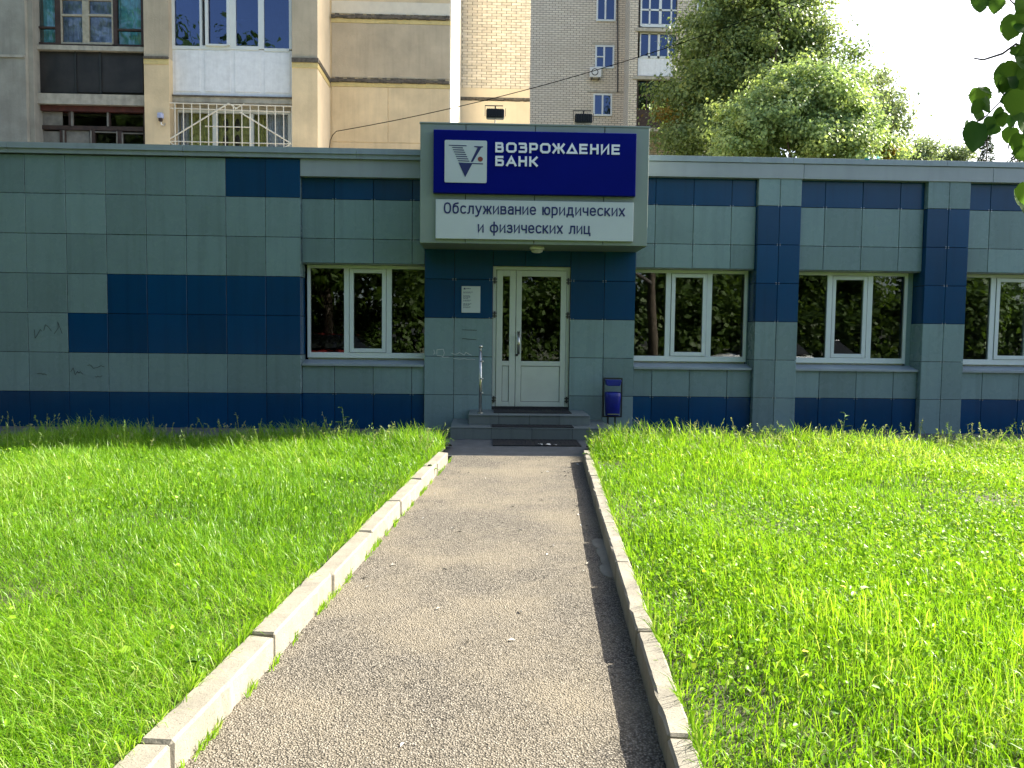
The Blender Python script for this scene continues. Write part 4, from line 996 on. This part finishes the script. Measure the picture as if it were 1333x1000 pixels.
def tree(label, cat, base, blobs, n_clump, per, size, mat, trunk_r, group=None, spread=.35, droop=0, limbs=9, extra=None):
    r = empty('tree', base, label, cat, group)
    me, C = crown_mesh('crown', blobs, n_clump, per, size, LM[mat], spread, droop)
    o = link('crown', me, r); tag(o, kind='stuff')
    if extra:
        for eb, en, ep, em_ in extra:
            me2, _ = crown_mesh('turning_leaves', eb, en, ep, size, LM[em_], spread); tag(link('turning_leaves', me2, r), kind='stuff')
    B = np.array(blobs); top = B[:, 2].max(); tb_ = MB(); bx, by_, bz_ = base
    cx, cy = B[:, 0].mean(), B[:, 1].mean()
    pts = [Vector((bx, by_, bz_-.2))]
    for k in range(1, 6):
        t = k/5; pts.append(Vector((bx+(cx-bx)*t+random.uniform(-.15, .15), by_+(cy-by_)*t+random.uniform(-.15, .15), bz_+(top-bz_)*t*.92)))
    tb_.tube(pts, [trunk_r*(1-.8*k/5) for k in range(6)], 9); tb_.build('trunk', m_bark, r, smooth=True)
    lb_ = MB()
    for k in range(limbs):
        c = Vector(C[random.randrange(len(C))]); t = random.uniform(.35, .85); p = pts[int(t*5)]
        mid = p.lerp(c, .5)+Vector((random.uniform(-.3, .3), random.uniform(-.3, .3), random.uniform(.1, .5)))
        lb_.tube([p, mid, c], [trunk_r*.35, trunk_r*.2, trunk_r*.05], 6, cap=False)
    tag(lb_.build('limb', m_bark, r, smooth=True), kind='stuff')
    return r
def P3(u, v, Y): p = at(u, v, Y); return (p.x, p.y, p.z)
def blob(u, v, Y, ru, rv, ry): p = at(u, v, Y); k = Y/F_PX; return (p.x, p.y, p.z, ru*k, ry, rv*k)
b = at(965, 100, 30)
tree('big dark green maple rising over the roof right of the sign, a few leaves yellowed', 'tree', (b.x, 30, 0),
     [blob(966, 20, 30, 58, 55, 2.4), blob(926, 60, 30, 40, 55, 2.2), blob(1010, 50, 30.3, 58, 55, 2.2), blob(902, 130, 29.6, 38, 42, 1.8), blob(965, 130, 30, 75, 65, 2.6), blob(1035, 25, 30, 26, 32, 1.3), blob(906, 185, 29, 46, 30, 2), blob(968, -60, 30, 60, 50, 2.4), blob(1060, 95, 30, 28, 44, 1.5), blob(1048, 60, 30.2, 24, 30, 1.2), blob(1090, 118, 30, 22, 28, 1.2), blob(866, 118, 29.6, 12, 14, .8), blob(1088, 85, 30.2, 20, 24, 1.2), blob(1110, 112, 30.2, 18, 20, 1.1), blob(1040, 0, 30.4, 26, 30, 1.3)],
     900, 110, .118, 'maple', .32, spread=.25, extra=[([blob(868, 146, 28.3, 10, 9, .3)], 4, 50, 'autumn')])
b = at(1060, 150, 24)
tree('pale green leafy tree just behind the parapet in front of the maple', 'tree', (b.x, 24, 0),
     [blob(985, 165, 24, 48, 36, 1.5), blob(1045, 130, 24.3, 48, 42, 1.5), blob(1080, 165, 24, 42, 44, 1.5), blob(1070, 195, 23.6, 60, 30, 1.5), blob(1085, 118, 24.5, 22, 22, .9), blob(955, 195, 23.6, 30, 20, 1), blob(1130, 185, 24, 26, 26, .9), blob(1115, 150, 24.2, 22, 24, .9), blob(1160, 198, 24, 16, 12, .7), blob(1110, 108, 24.6, 16, 16, .7), blob(1010, 130, 24.4, 30, 26, 1)],
     660, 105, .10, 'pale', .24, spread=.19, extra=[([blob(1155, 197, 23.4, 12, 6, .3)], 3, 50, 'autumn')])
b = at(1155, 150, 42)
tree('slender wispy birch against the white sky', 'tree', (b.x, 42, 0), [blob(1150, 130, 42, 20, 34, .9), blob(1160, 165, 42, 26, 34, 1.1), blob(1145, 195, 42, 30, 20, 1.1), blob(1147, 108, 42, 8, 14, .4)], 150, 44, .13, 'birch', .14, spread=.34, droop=.6)
b = at(1200, 190, 62)
tree('small hazy round tree low on the skyline right of the birch', 'tree', (b.x, 62, 0), [blob(1200, 196, 62, 17, 18, 1.2), blob(1188, 205, 62, 16, 12, 1.1)], 80, 40, .2, 'birch', .2, spread=.34)
b = at(1235, 195, 66)
tree('low broad treetop on the skyline left of the conifers', 'tree', (b.x, 66, 0), [blob(1232, 203, 66, 26, 12, 1.4), blob(1248, 203, 66, 14, 12, 1.2)], 80, 40, .2, 'birch', .2, spread=.34)
def conifer(u, vtop, Y, label):
    t = at(u, vtop, Y); r = empty('conifer', (t.x, Y, 0), label, 'tree', 'conifers on the skyline')
    MB().tube([(t.x, Y, 0), (t.x, Y, t.z-.2)], [.18, .03], 7).build('trunk', m_bark, r, smooth=True)
    N = 5200; h = RNG.random(N)**.7*min(6.5, t.z-.8); ang = RNG.integers(0, 9, N)*.698+RNG.normal(0, .16, N)+(h*2.2).astype(int)*.4; rad = (.08+h*.34)*RNG.random(N)**.6*(.75+.25*np.sin(h*9))
    P = np.stack([t.x+rad*np.cos(ang), Y+rad*np.sin(ang), t.z-h-rad*.28], 1)
    s = .14*RNG.uniform(.6, 1.3, N); d = np.stack([np.cos(ang), np.sin(ang), RNG.normal(-.3, .25, N)], 1); q = np.cross(d, RNG.normal(size=(N, 3))); q /= np.linalg.norm(q, axis=1)[:, None]
    V = np.stack([P-q*s[:, None]*.25, P+q*s[:, None]*.25, P+d*s[:, None]*1.6], 1).reshape(-1, 3)
    tag(link('crown', np_mesh('crown', V, np.arange(N*3).reshape(N, 3), LM['conifer'], {'rnd': np.repeat(RNG.random(N), 3)}), r), kind='stuff')
conifer(1286, 172, 55, 'dark conifer tip above the roof below the hanging branch'); conifer(1326, 178, 57, 'dark conifer top at the right edge of the roof line')

# overhanging lime tree: trunk right of the frame, its branch hangs into view
lime = empty('lime_tree', (5.6, -1.2, 0), 'lime tree branch with heart shaped leaves hanging in at the top right corner', 'tree')
me, C = crown_mesh('crown', [(5.6, -1.4, 5.6, 2.0, 1.8, 1.9), (5.0, -.6, 5.9, 1.4, 1.5, 1.2), (5.6, .3, 4.9, 1.2, 1.2, .9)], 110, 36, .12, LM['street'], .32)
tag(link('crown', me, lime), kind='stuff')
me, C = crown_mesh('crown', [(3.25, 3.7, 3.5, .5, .4, .30), (3.75, 3.85, 3.85, .5, .4, .35)], 30, 24, .10, LM['street'], .14)  # unseen foliage added sunward of the branch to shade its hanging leaves
tag(link('crown', me, lime), kind='stuff')
MB().tube([(5.6, -1.2, -.2), (5.62, -1.25, 1.5), (5.5, -1.2, 3.2), (5.6, -1.35, 5.5)], [.20, .17, .13, .06], 10).build('trunk', m_bark, lime, smooth=True)
YLf = 3.3
br = MB(); bp_ = [Vector((5.5, -1.2, 3.3)), Vector((4.3, .9, 3.6)), Vector((3.1, 2.5, 3.2)), at(1375, 20, YLf), at(1350, 70, YLf-.03), at(1322, 57.5, YLf), at(1305, 70, YLf), at(1280, 78, YLf), at(1268, 76, YLf)]
br.tube(bp_, [.07, .05, .028, .014, .008, .006, .005, .004, .003], 7)
for pl in ([(1345, 70), (1330, 95), (1310, 125), (1285, 150), (1262, 165)], [(1340, 90), (1328, 130), (1318, 170), (1312, 195)], [(1352, 60), (1340, 25), (1315, 0), (1288, -6)], [(1352, 130), (1345, 190), (1336, 235), (1326, 256)]):
    br.tube([at(u, v, YLf+.03*i) for i, (u, v) in enumerate(pl)], [.005]*2+[.003]*(len(pl)-2), 5)
branch = br.build('branch', m_twig, lime, smooth=True)
m_leafL = leaf_mat('lime_leaf', [(.022,.070,.020), (.034,.095,.022), (.06,.14,.022)], .40, .6, spec=.03)
def heart_leaf(seed):
    r = random.Random(seed); n = 9; V = []; F = []
    fold = r.uniform(.15, .4); curl = r.uniform(-.2, .45)
    prof = [(0, .0), (.05, .25), (.10, .33), (.16, .43), (.22, .45), (.28, .51), (.34, .48), (.40, .50), (.46, .46), (.52, .47), (.58, .41), (.64, .41), (.70, .33), (.76, .31), (.82, .22), (.88, .17), (.94, .075), (1.0, .0)]
    for i, (t, w) in enumerate(prof):
        back = {1: -.09, 2: -.08, 3: -.03}.get(i, 0)
        z0 = -curl*t*t*.5
        for sgn in (-1, -.5, 0, .5, 1):
            ww = w*sgn*(1+r.uniform(-.05, .05)*(abs(sgn) == 1)); V.append((ww, t+(back if abs(sgn) == 1 else 0)+r.uniform(-.012, .012)*(abs(sgn) == 1), z0+abs(ww)*fold-abs(ww)**2*.5))
    for i in range(len(prof)-1):
        for k in range(4): a = i*5+k; F.append((a, a+1, a+6, a+5))
    me = bpy.data.meshes.new('leaf'); me.from_pydata(V, [], F); me.materials.append(m_leafL)
    me.polygons.foreach_set('use_smooth', [True]*len(F)); at_ = me.attributes.new('rnd', 'FLOAT', 'POINT'); at_.data.foreach_set('value', [r.random()]*len(V)); me.update(); return me
leafs = [heart_leaf(i) for i in range(6)]
LF = [(1115,20,100,0),(1190,25,95,0),(1245,20,80,20),(1315,40,110,0),(1275,140,125,10),(1330,110,90,0),(1240,390,150,15),(1312,255,85,-10),(1272,395,95,80),(1322,350,90,30),(1330,400,90,60),(1118,485,115,-10),(1148,520,85,-25),(1105,570,85,10),(1250,487,80,75),(1295,510,130,20),(1225,592,75,-15),(1160,608,80,60),(1175,642,80,40),(1050,655,115,25),(1088,680,150,5),(1262,668,85,0),(1303,705,95,-10),(1322,620,90,20),(1335,560,100,0),(1300,975,105,-20),(1330,1010,110,30),(1345,955,110,0),(1290,330,80,40),(1210,430,70,60),(1340,480,110,0),(1340,200,90,40),(1345,680,100,0), (1285,560,70,30), (1328,60,95,-20),(1300,95,85,30),(1340,150,110,10),(1315,310,100,-35),(1338,300,105,15),(1262,345,85,-30),(1295,430,110,5),(1330,455,95,-20),(1310,580,90,25),(1338,620,105,-10),(1270,600,70,15),(1200,560,70,40),(1345,745,100,5),(1320,760,80,-25),(1100,530,75,35),(1140,450,70,-40)]
rl = random.Random(21)
for i, (px, py, s, ang) in enumerate(LF):
    c = at(980+px/3.776, py/3.776, YLf+rl.uniform(-.14, .14)); L_ = s/3.776/F_PX*YLf*.94
    down = Matrix.Rotation(math.radians(ang+rl.uniform(-12, 12)), 4, 'Y') @ Matrix.Rotation(math.radians(-90+rl.uniform(-35, 25)), 4, 'X') @ Matrix.Rotation(math.radians(rl.uniform(-40, 40)), 4, 'Y')
    o = link('leaf', leafs[i % 6], branch); mw = Matrix.Translation(c) @ down @ Matrix.Diagonal((L_, L_, L_, 1)) @ Matrix.Translation((0, -.5, 0))
    o.matrix_basis = mw

# street trees on the far side behind the viewer: what the windows and tiles reflect; left ones enlarged, more added, to darken the left wall
for i, (x, y, s, word_) in enumerate([(-12.5, -3.2, 1.62, 'leaning'), (-6.0, -5.0, 1.62, 'stout'), (-20, -3.5, 1.62, 'drooping'), (5, -15, .9, 'tall'), (11, -15, .85, 'bushy'), (17, -15, .8, 'slim'), (24, -16, .8, 'ragged'), (-11, -14, 1.8, 'towering'), (-20, -14, 1.8, 'spreading'), (-.5, -16, 1.2, 'crowded'), (-14.5, 3.2, 1.6, 'overgrown'), (-10.5, -1.2, 1.5, 'heavy'), (-19, 5.5, 1.6, 'shady')]):
    tree(word_+(' street tree behind the viewer, seen mirrored in the bank windows' if y < -3 else ' tree added out of view at left to shade the left wall, mirrored in it'), 'tree', (x, y, 0),
         [(x, y, 4.4*s, 2.9*s, 2.1*s, 2.3*s), (x+1.2*s, y+.3, 2.9*s, 2.0*s, 1.8*s, 1.3*s), (x-1.3*s, y+.2, 2.8*s, 2.0*s, 1.8*s, 1.3*s), (x+.3, y, 6.7*s, 2.1*s, 1.8*s, 1.9*s)], 380, 34, .30, 'street', .22, 'street trees behind the viewer', .5, limbs=6)

# parked cars behind the viewer, mirrored in glass and tiles; unseen hedge added to fill reflections
m_carw = plain('white_car_paint', (.72,.73,.74), .22, var=.02); m_card = plain('dark_red_car_paint', (.12,.015,.015), .22, var=.02); m_tyre = plain('tyre_rubber', (.012,.012,.012), .8)
m_carglass = plain('car_window_tint', (.012,.014,.015), .05); m_street = plain('street_asphalt', (.06,.058,.055), .9, var=.2, bmp=.3)
tag(MB().box(-60, 60, -6.6, -2.9, -.059, -.02).build('street', m_street), kind='structure')
def car(x, y, paint, label):
    r = empty('parked_car', (x, y, 0), label, 'car', 'cars parked behind the viewer'); rings = []
    def section(zs, hw): return [(zs[i], hw[i]) for i in range(len(zs))]
    prof = [(-2.1, .45, .62, .78), (-2.05, .32, .72, .82), (-1.5, .28, .80, .86), (-.9, .26, .92, .87), (0, .26, .94, .88), (1.2, .27, .95, .87), (1.9, .32, .90, .82), (2.1, .48, .78, .76)]
    b = MB(); vs = []; fs = []
    for (px, z0, z1, hw) in prof:
        for k in range(12):
            t = 2*math.pi*k/12; c, s_ = math.cos(t), math.sin(t); e = .55
            vs.append((x+px, y+hw*abs(c)**e*(1 if c > 0 else -1), (z0+z1)/2+(z1-z0)/2*abs(s_)**e*(1 if s_ > 0 else -1)))
    for i in range(len(prof)-1):
        for k in range(12): m = (k+1) % 12; fs.append((i*12+k, i*12+m, (i+1)*12+m, (i+1)*12+k))
    fs += [tuple(range(11, -1, -1)), tuple(84+k for k in range(12))]
    b.add(vs, fs).build('body', paint, r, smooth=True)
    cab = MB(); lo = [(-1.0, .80), (1.75, .80)]; hi_ = [(-.35, .60), (1.15, .60)]; v = []
    for (px, hw), z in ((lo[0], .93), (lo[1], .93), (hi_[0], 1.44), (hi_[1], 1.44)): v += [(x+px, y-hw, z), (x+px, y+hw, z)]
    cab.add(v, [(0, 1, 5, 4), (2, 6, 7, 3), (0, 4, 6, 2), (1, 3, 7, 5)]); cab.build('window', m_carglass, r)
    MB().box(x-.38, x+1.18, y-.61, y+.61, 1.441, 1.475).build('roof', paint, r, bevel=.02)
    for px in (-1.35, 1.3):
        for sy in (-1, 1):
            w = MB().tube([(x+px, y+sy*.90, .31), (x+px, y+sy*.70, .31)], .31, 16).build('wheel', m_tyre, r)
            MB().tube([(x+px, y+sy*.915, .31), (x+px, y+sy*.9005, .31)], .19, 12).build('rim', m_steel, w)
    for sy in (-.55, .55): MB().ball((x-2.03, y+sy, .66), .10, sc=(.5, 1.3, .7)).build('headlight', m_lampglass, r, smooth=True)
car(10.2, -4.3, m_carw, 'white parked car behind the viewer, mirrored in the right windows'); car(-6.0, -4.5, m_card, 'dark red parked car behind the viewer, mirrored in the left window')
hedge = empty('hedge', (0, -7.6, 0), 'tall leafy hedge added behind the viewer to fill the window reflections', 'hedge')
me, C = crown_mesh('foliage', [(x_, -7.8+.4*math.sin(x_), 1.9+.5*math.sin(x_*1.7), 1.6, .8, 2.0) for x_ in range(-30, 31, 2)], 1500, 40, .24, LM['street'], .34)
tag(link('foliage', me, hedge), kind='stuff')

# ---------------------------------------------------------------- grass
def vnoise(x, y, seed):
    r = np.random.default_rng(seed); k = r.normal(size=(7, 2)); ph = r.random(7)*6.28; f = 2.0**np.linspace(-.6, 2.2, 7)
    s = 0
    for i in range(7): kk = k[i]/np.linalg.norm(k[i])*f[i]; s = s+np.sin(x*kk[0]+y*kk[1]+ph[i])/(i+1.5)
    return s/1.4
g_left = leaf_mat('fine_grass', [(.065,.18,.008), (.118,.28,.010), (.18,.36,.016), (.34,.44,.13)], .53, .38)
g_right = leaf_mat('meadow_grass', [(.065,.18,.008), (.132,.295,.010), (.205,.38,.014), (.38,.46,.12)], .54, .38)
g_weed = leaf_mat('broad_weed_leaf', [(.075,.19,.010), (.14,.31,.012), (.21,.39,.018), (.32,.44,.06)], .38, .45, spec=.18)
g_seed = leaf_mat('grass_seed_head', [(.11,.20,.04), (.17,.25,.08), (.26,.30,.16)], .4, .6)
def soil_h(x, y): return .08+.0*x
def ground_pts(n, left, rng, ymin=1.3, ymax=10.35):
    y = ymin+(ymax-ymin)*rng.random(int(n*2.2))**.85
    half = .72*y+1.6
    x = rng.uniform(-1, 1, len(y))*half
    keep = (x < xl(y)-.110-rng.exponential(.006, len(y))+(rng.random(len(y)) < .02)*.03) if left else (x > xr(y)+.095+rng.exponential(.006, len(y)))
    x, y = x[keep], y[keep]; return x[:n], y[:n]
def blades(name, n, left, rng, mat, hmin, hmax, w0, lean_dir, lean, label):
    x, y = ground_pts(n, left, rng, 1.3, 10.0 if left else 10.15)
    bare = ((x-1.02)/.22)**2+((y-2.85)/.75)**2
    gap = np.where((bare < 1) & (not left), -.25, 0)+vnoise(x*3.1, y*3.1, 41)+.6*vnoise(x*7, y*7, 43); k = rng.random(len(x)) < np.clip(1.05+.55*gap, .22, 1); x, y = x[k], y[k]; N = len(x)
    cl = vnoise(x*1.6, y*1.6, 3 if left else 5); cl2 = vnoise(x*.7+9, y*.7, 8); cl3 = vnoise(x*4.3, y*4.3, 17)
    edge = np.clip(((xl(y)-x) if left else (x-xr(y)))/.5, .25, 1)
    L = rng.uniform(hmin, hmax, N)*(1+.40*cl+.30*cl3)*(.60+.40*edge)*np.clip(1+(y-8.7)*.75, 1, 1.85); L = np.clip(L, .05, .52)
    w = w0*rng.uniform(.55, 1.5, N)*(1+.10*np.clip(y-3, 0, 8))
    th = rng.uniform(0, 6.283, N); wild = rng.random(N) < .55
    ld = np.where(wild, rng.uniform(0, 6.283, N), lean_dir+1.5*vnoise(x*1.3, y*1.3, 21)+rng.normal(0, .5, N))
    bend = np.clip(lean*(1+.6*cl2)+rng.normal(0, .40, N), .08, 1.7)        # how far the blade arches over
    a1, a2, a3 = bend*.35, bend*.95, bend*1.45+rng.uniform(0, .5, N)       # angle off the vertical of its three lengths
    px, py = np.cos(th)*w/2, np.sin(th)*w/2; z = .075+0*x; X_, Y_ = x, y; P = [(x, y, z)]
    for ang, fr in ((a1, .42), (a2, .33), (a3, .25)):
        h = np.sin(ang)*L*fr; X_ = X_+np.cos(ld)*h; Y_ = Y_+np.sin(ld)*h; z = np.maximum(z+np.cos(ang)*L*fr, .08); P.append((X_, Y_, z))
    V = np.empty((N, 7, 3))
    for i, ww in ((0, 1), (1, 1), (2, .8)):
        V[:, 2*i] = np.stack([P[i][0]-px*ww, P[i][1]-py*ww, P[i][2]], 1); V[:, 2*i+1] = np.stack([P[i][0]+px*ww, P[i][1]+py*ww, P[i][2]], 1)
    V[:, 6] = np.stack(P[3], 1)
    b = (np.arange(N)*7)[:, None]; F = np.concatenate([b+np.array(q) for q in ([0, 1, 3], [0, 3, 2], [2, 3, 5], [2, 5, 4], [4, 5, 6])])
    hue = np.clip(.40+.20*cl2+.14*cl+.12*cl3+rng.normal(0, .24, N), 0, 1); hue = np.where(rng.random(N) < .02, .93, hue)
    o = link(name, np_mesh(name, V.reshape(-1, 3), F, mat, {'rnd': np.repeat(hue, 7)}, smooth=False)); tag(o, label, 'grass', kind='stuff'); return o
blades('grass', 235000, True, RNG, g_left, .07, .18, .0030, math.radians(170), .95, 'long fine bright green grass of the left lawn')
blades('grass', 165000, False, RNG, g_right, .06, .17, .0038, math.radians(200), .9, 'long yellowish green meadow grass of the right lawn')
def tufts(n, rng, label):
    V = []; F = []; H = []; off = 0
    for k in range(n):
        y0 = rng.uniform(1.8, 9.3); side = k % 3; x0 = xl(y0)+.004 if side == 0 else (xl(y0)-.120 if side == 1 else xr(y0)+.092); z0 = 0 if side == 0 else .12
        for m in range(rng.integers(5, 13)):
            x = x0+rng.normal(0, .006)+(.006 if side == 0 else 0); y = y0+rng.normal(0, .03); L = rng.uniform(.025, .07)*(1 if side == 0 else 1.9); a = rng.uniform(0, 6.28); ln = rng.uniform(.2, .9); w = .0022
            dx = math.cos(a)*L*ln+(.02 if side == 1 else (-.03 if side == 2 else .012)); dy = math.sin(a)*L*ln; hz = L*math.sqrt(max(.1, 1-ln*ln))
            V += [(x-w, y, z0), (x+w, y, z0), (x+w*.8+dx*.4, y+dy*.4, z0+hz*.7), (x-w*.8+dx*.4, y+dy*.4, z0+hz*.7), (x+dx, y+dy, z0+hz)]
            F += [(off, off+1, off+2), (off, off+2, off+3), (off+3, off+2, off+4)]; H += [rng.random()]*5; off += 5
    tag(link('grass_tufts', np_mesh('grass_tufts', np.array(V), np.array(F), g_left, {'rnd': np.array(H)})), label, 'grass', kind='stuff')
tufts(210, RNG, 'short grass tufts sprouting along the edges of both kerbs')
def leaves_cover(name, n, left, rng, size, label, mat, zr=(.04, .15)):
    x, y = ground_pts(int(n*1.6), left, rng); c = vnoise(x*1.5+3, y*1.5, 14); k = c+rng.normal(0, .35, len(x)) > .05; x, y = x[k][:n], y[k][:n]; N = len(x)
    s = size*rng.uniform(.5, 1.4, N); z = .075+rng.uniform(*zr, N)*np.clip(((xl(y)-x) if left else (x-xr(y)))/.4, .3, 1)
    nrm = rng.normal(size=(N, 3))*.8; nrm[:, 2] += .8; nrm /= np.linalg.norm(nrm, axis=1)[:, None]
    a = np.cross(nrm, rng.normal(size=(N, 3))); a /= np.linalg.norm(a, axis=1)[:, None]; b = np.cross(nrm, a); P = np.stack([x, y, z], 1); S = s[:, None]
    V = np.empty((N, 6, 3)); asp = rng.uniform(.25, .5, (N, 1))
    V[:, 0] = P-a*S*.5; V[:, 1] = P-a*S*.1+b*S*asp+nrm*S*.1; V[:, 2] = P+a*S*.3+b*S*asp*.75+nrm*S*.06; V[:, 3] = P+a*S*.55-nrm*S*.12; V[:, 4] = P+a*S*.3-b*S*asp*.75+nrm*S*.06; V[:, 5] = P-a*S*.1-b*S*asp+nrm*S*.1
    bb = (np.arange(N)*6)[:, None]; F = np.concatenate([bb+np.array([0, 1, 2, 3]), bb+np.array([0, 3, 4, 5])])
    hue = np.clip(.5+.25*vnoise(x, y, 30)+rng.normal(0, .2, N), 0, 1)
    tag(link(name, np_mesh(name, V.reshape(-1, 3), F, mat, {'rnd': np.repeat(hue, 6)})), label, 'weeds', kind='stuff')
leaves_cover('weeds', 34000, False, RNG, .023, 'broad leaved weeds and clover mixed through the right lawn', g_weed)
leaves_cover('weeds', 7000, True, RNG, .028, 'scattered broad leaved weeds low in the left lawn', g_weed, (.02, .12))
def seedheads(n, left, rng, label):
    x, y = ground_pts(n*3, left, rng, 2.5, 10.15); pr_ = np.clip((y-8.6)/1.5, 0, 1); k = rng.random(len(x)) < pr_; x, y = x[k][:n], y[k][:n]; N = len(x)
    Vs, Fs, Hs = [], [], []; off = 0
    for xx, yy in zip(x, y):
        h = rng.choice([.2, .24, .28, .36])*rng.uniform(.8, 1.15); dx, dy = rng.normal(0, .07, 2); w = .0014+.00018*yy
        p = [np.array((xx, yy, .07)), np.array((xx+dx*.4, yy+dy*.4, .07+h*.6)), np.array((xx+dx, yy+dy, .07+h))]
        q = [p[0]-(w, 0, 0), p[0]+(w, 0, 0), p[1]-(w, 0, 0), p[1]+(w, 0, 0), p[2]-(w*.5, 0, 0), p[2]+(w*.5, 0, 0)]
        f = [(0, 1, 3, 2), (2, 3, 5, 4)]
        for m in range(12):
            t = rng.uniform(.62, 1.0); c = p[1]+(p[2]-p[1])*((t-.6)/.4); d = rng.normal(size=3)*np.array((.014, .014, .012))+np.array((0, 0, .012)); e = rng.normal(size=3)*.0032*(1+.05*yy)
            i0 = len(q); q += [c, c+d*.6+e, c+d, c+d*.6-e]; f.append((i0, i0+1, i0+2, i0+3))
        Vs += q; Fs += [tuple(off+i for i in g) for g in f]; Hs += [rng.random()]*len(q); off += len(q)
    tag(link('seed_heads', np_mesh('seed_heads', np.array(Vs), np.array(Fs), g_seed, {'rnd': np.array(Hs)})), label, 'grass', kind='stuff')
seedheads(1000, True, RNG, 'thin flowering grass stems standing along the far edge of the left lawn'); seedheads(1500, False, RNG, 'thin flowering grass stems standing along the far edge of the right lawn')

# small yellow flowers in the right lawn
fl = MB(); rf = random.Random(8)
for k in range(90):
    y = rf.uniform(3, 9.5); x = xr(y)+.3+rf.random()*5.5; r_ = rf.uniform(.008, .018); z = .16+rf.uniform(-.03, .06); n = 7
    fl.add([(x+r_*math.cos(q*.8976), y+r_*math.sin(q*.8976), z+rf.uniform(-.005, .005)) for q in range(n)], [tuple(range(n))])
m_yel = plain('yellow_petals', (.62,.48,.03), .6)
tag(fl.build('flowers', m_yel), 'tiny yellow flowers dotted through the right lawn', 'flowers', kind='stuff')

# individual plants
def weed_plant(x, y, h, nleaf, ls, label, droop=.5, seed=0):
    r = random.Random(seed); p = empty('weed_plant', (x, y, .07), label, 'plant')
    top = Vector((x+r.uniform(-.04, .04), y, .07+h)); st = MB().tube([(x, y, .05), (x+r.uniform(-.02, .02), y, .07+h*.5), top], [.006, .005, .003], 6); st.build('stem', LMW, p, smooth=True)
    for k in range(nleaf):
        t = .15+.85*k/max(1, nleaf-1); z = .07+h*t; a = k*2.4+r.uniform(-.4, .4); L_ = ls*(1.1-.5*t)*r.uniform(.8, 1.2)
        d = Vector((math.cos(a), math.sin(a), .5-droop*.3)).normalized(); n = Vector((-math.sin(a), math.cos(a), 0)); o = Vector((x+(top.x-x)*t, y, z)); up = Vector((0, 0, 1))
        v = [o, o+d*L_*.35+n*L_*.2+up*.01, o+d*L_*.7+n*L_*.16, o+d*L_-up*L_*.25*droop, o+d*L_*.7-n*L_*.16, o+d*L_*.35-n*L_*.2+up*.01, o+d*L_*.35-up*.006, o+d*L_*.7-up*.008]
        f = [(0, 6, 1), (1, 6, 7, 2), (2, 7, 3), (0, 5, 6), (5, 4, 7, 6), (4, 3, 7)]
        o_ = MB().add(v, f).build('leaf', LMW, p, smooth=True)
LMW = plain('fresh_weed_leaf', (.10,.20,.025), .4, var=.3, scale=20)
weed_plant(4.55, 10.05, .46, 10, .15, 'tall bushy weed standing above the grass before the second window from the sign', .5, 2)
weed_plant(-1.72, 9.75, .50, 8, .14, 'tall leafy weed at the far edge of the left lawn below the window', .6, 3)
weed_plant(-1.13, 3.2, .10, 7, .09, 'small dandelion rosette leaning over the left kerb', .9, 4)
weed_plant(-.60, 8.2, .06, 6, .12, 'flat dock leaves spilling over the far end of the left kerb', 1.0, 5)
weed_plant(1.17, 9.0, .09, 7, .12, 'low weed spilling over the far end of the right kerb', .8, 6)
weed_plant(1.9, 3.9, .14, 9, .13, 'broad dandelion rosette near the right kerb in the nearest grass', .8, 8)
print('objects', len(SC.objects), 'tris', sum(len(o.data.loop_triangles) if False else len(o.data.polygons) for o in SC.objects if o.type == 'MESH'))
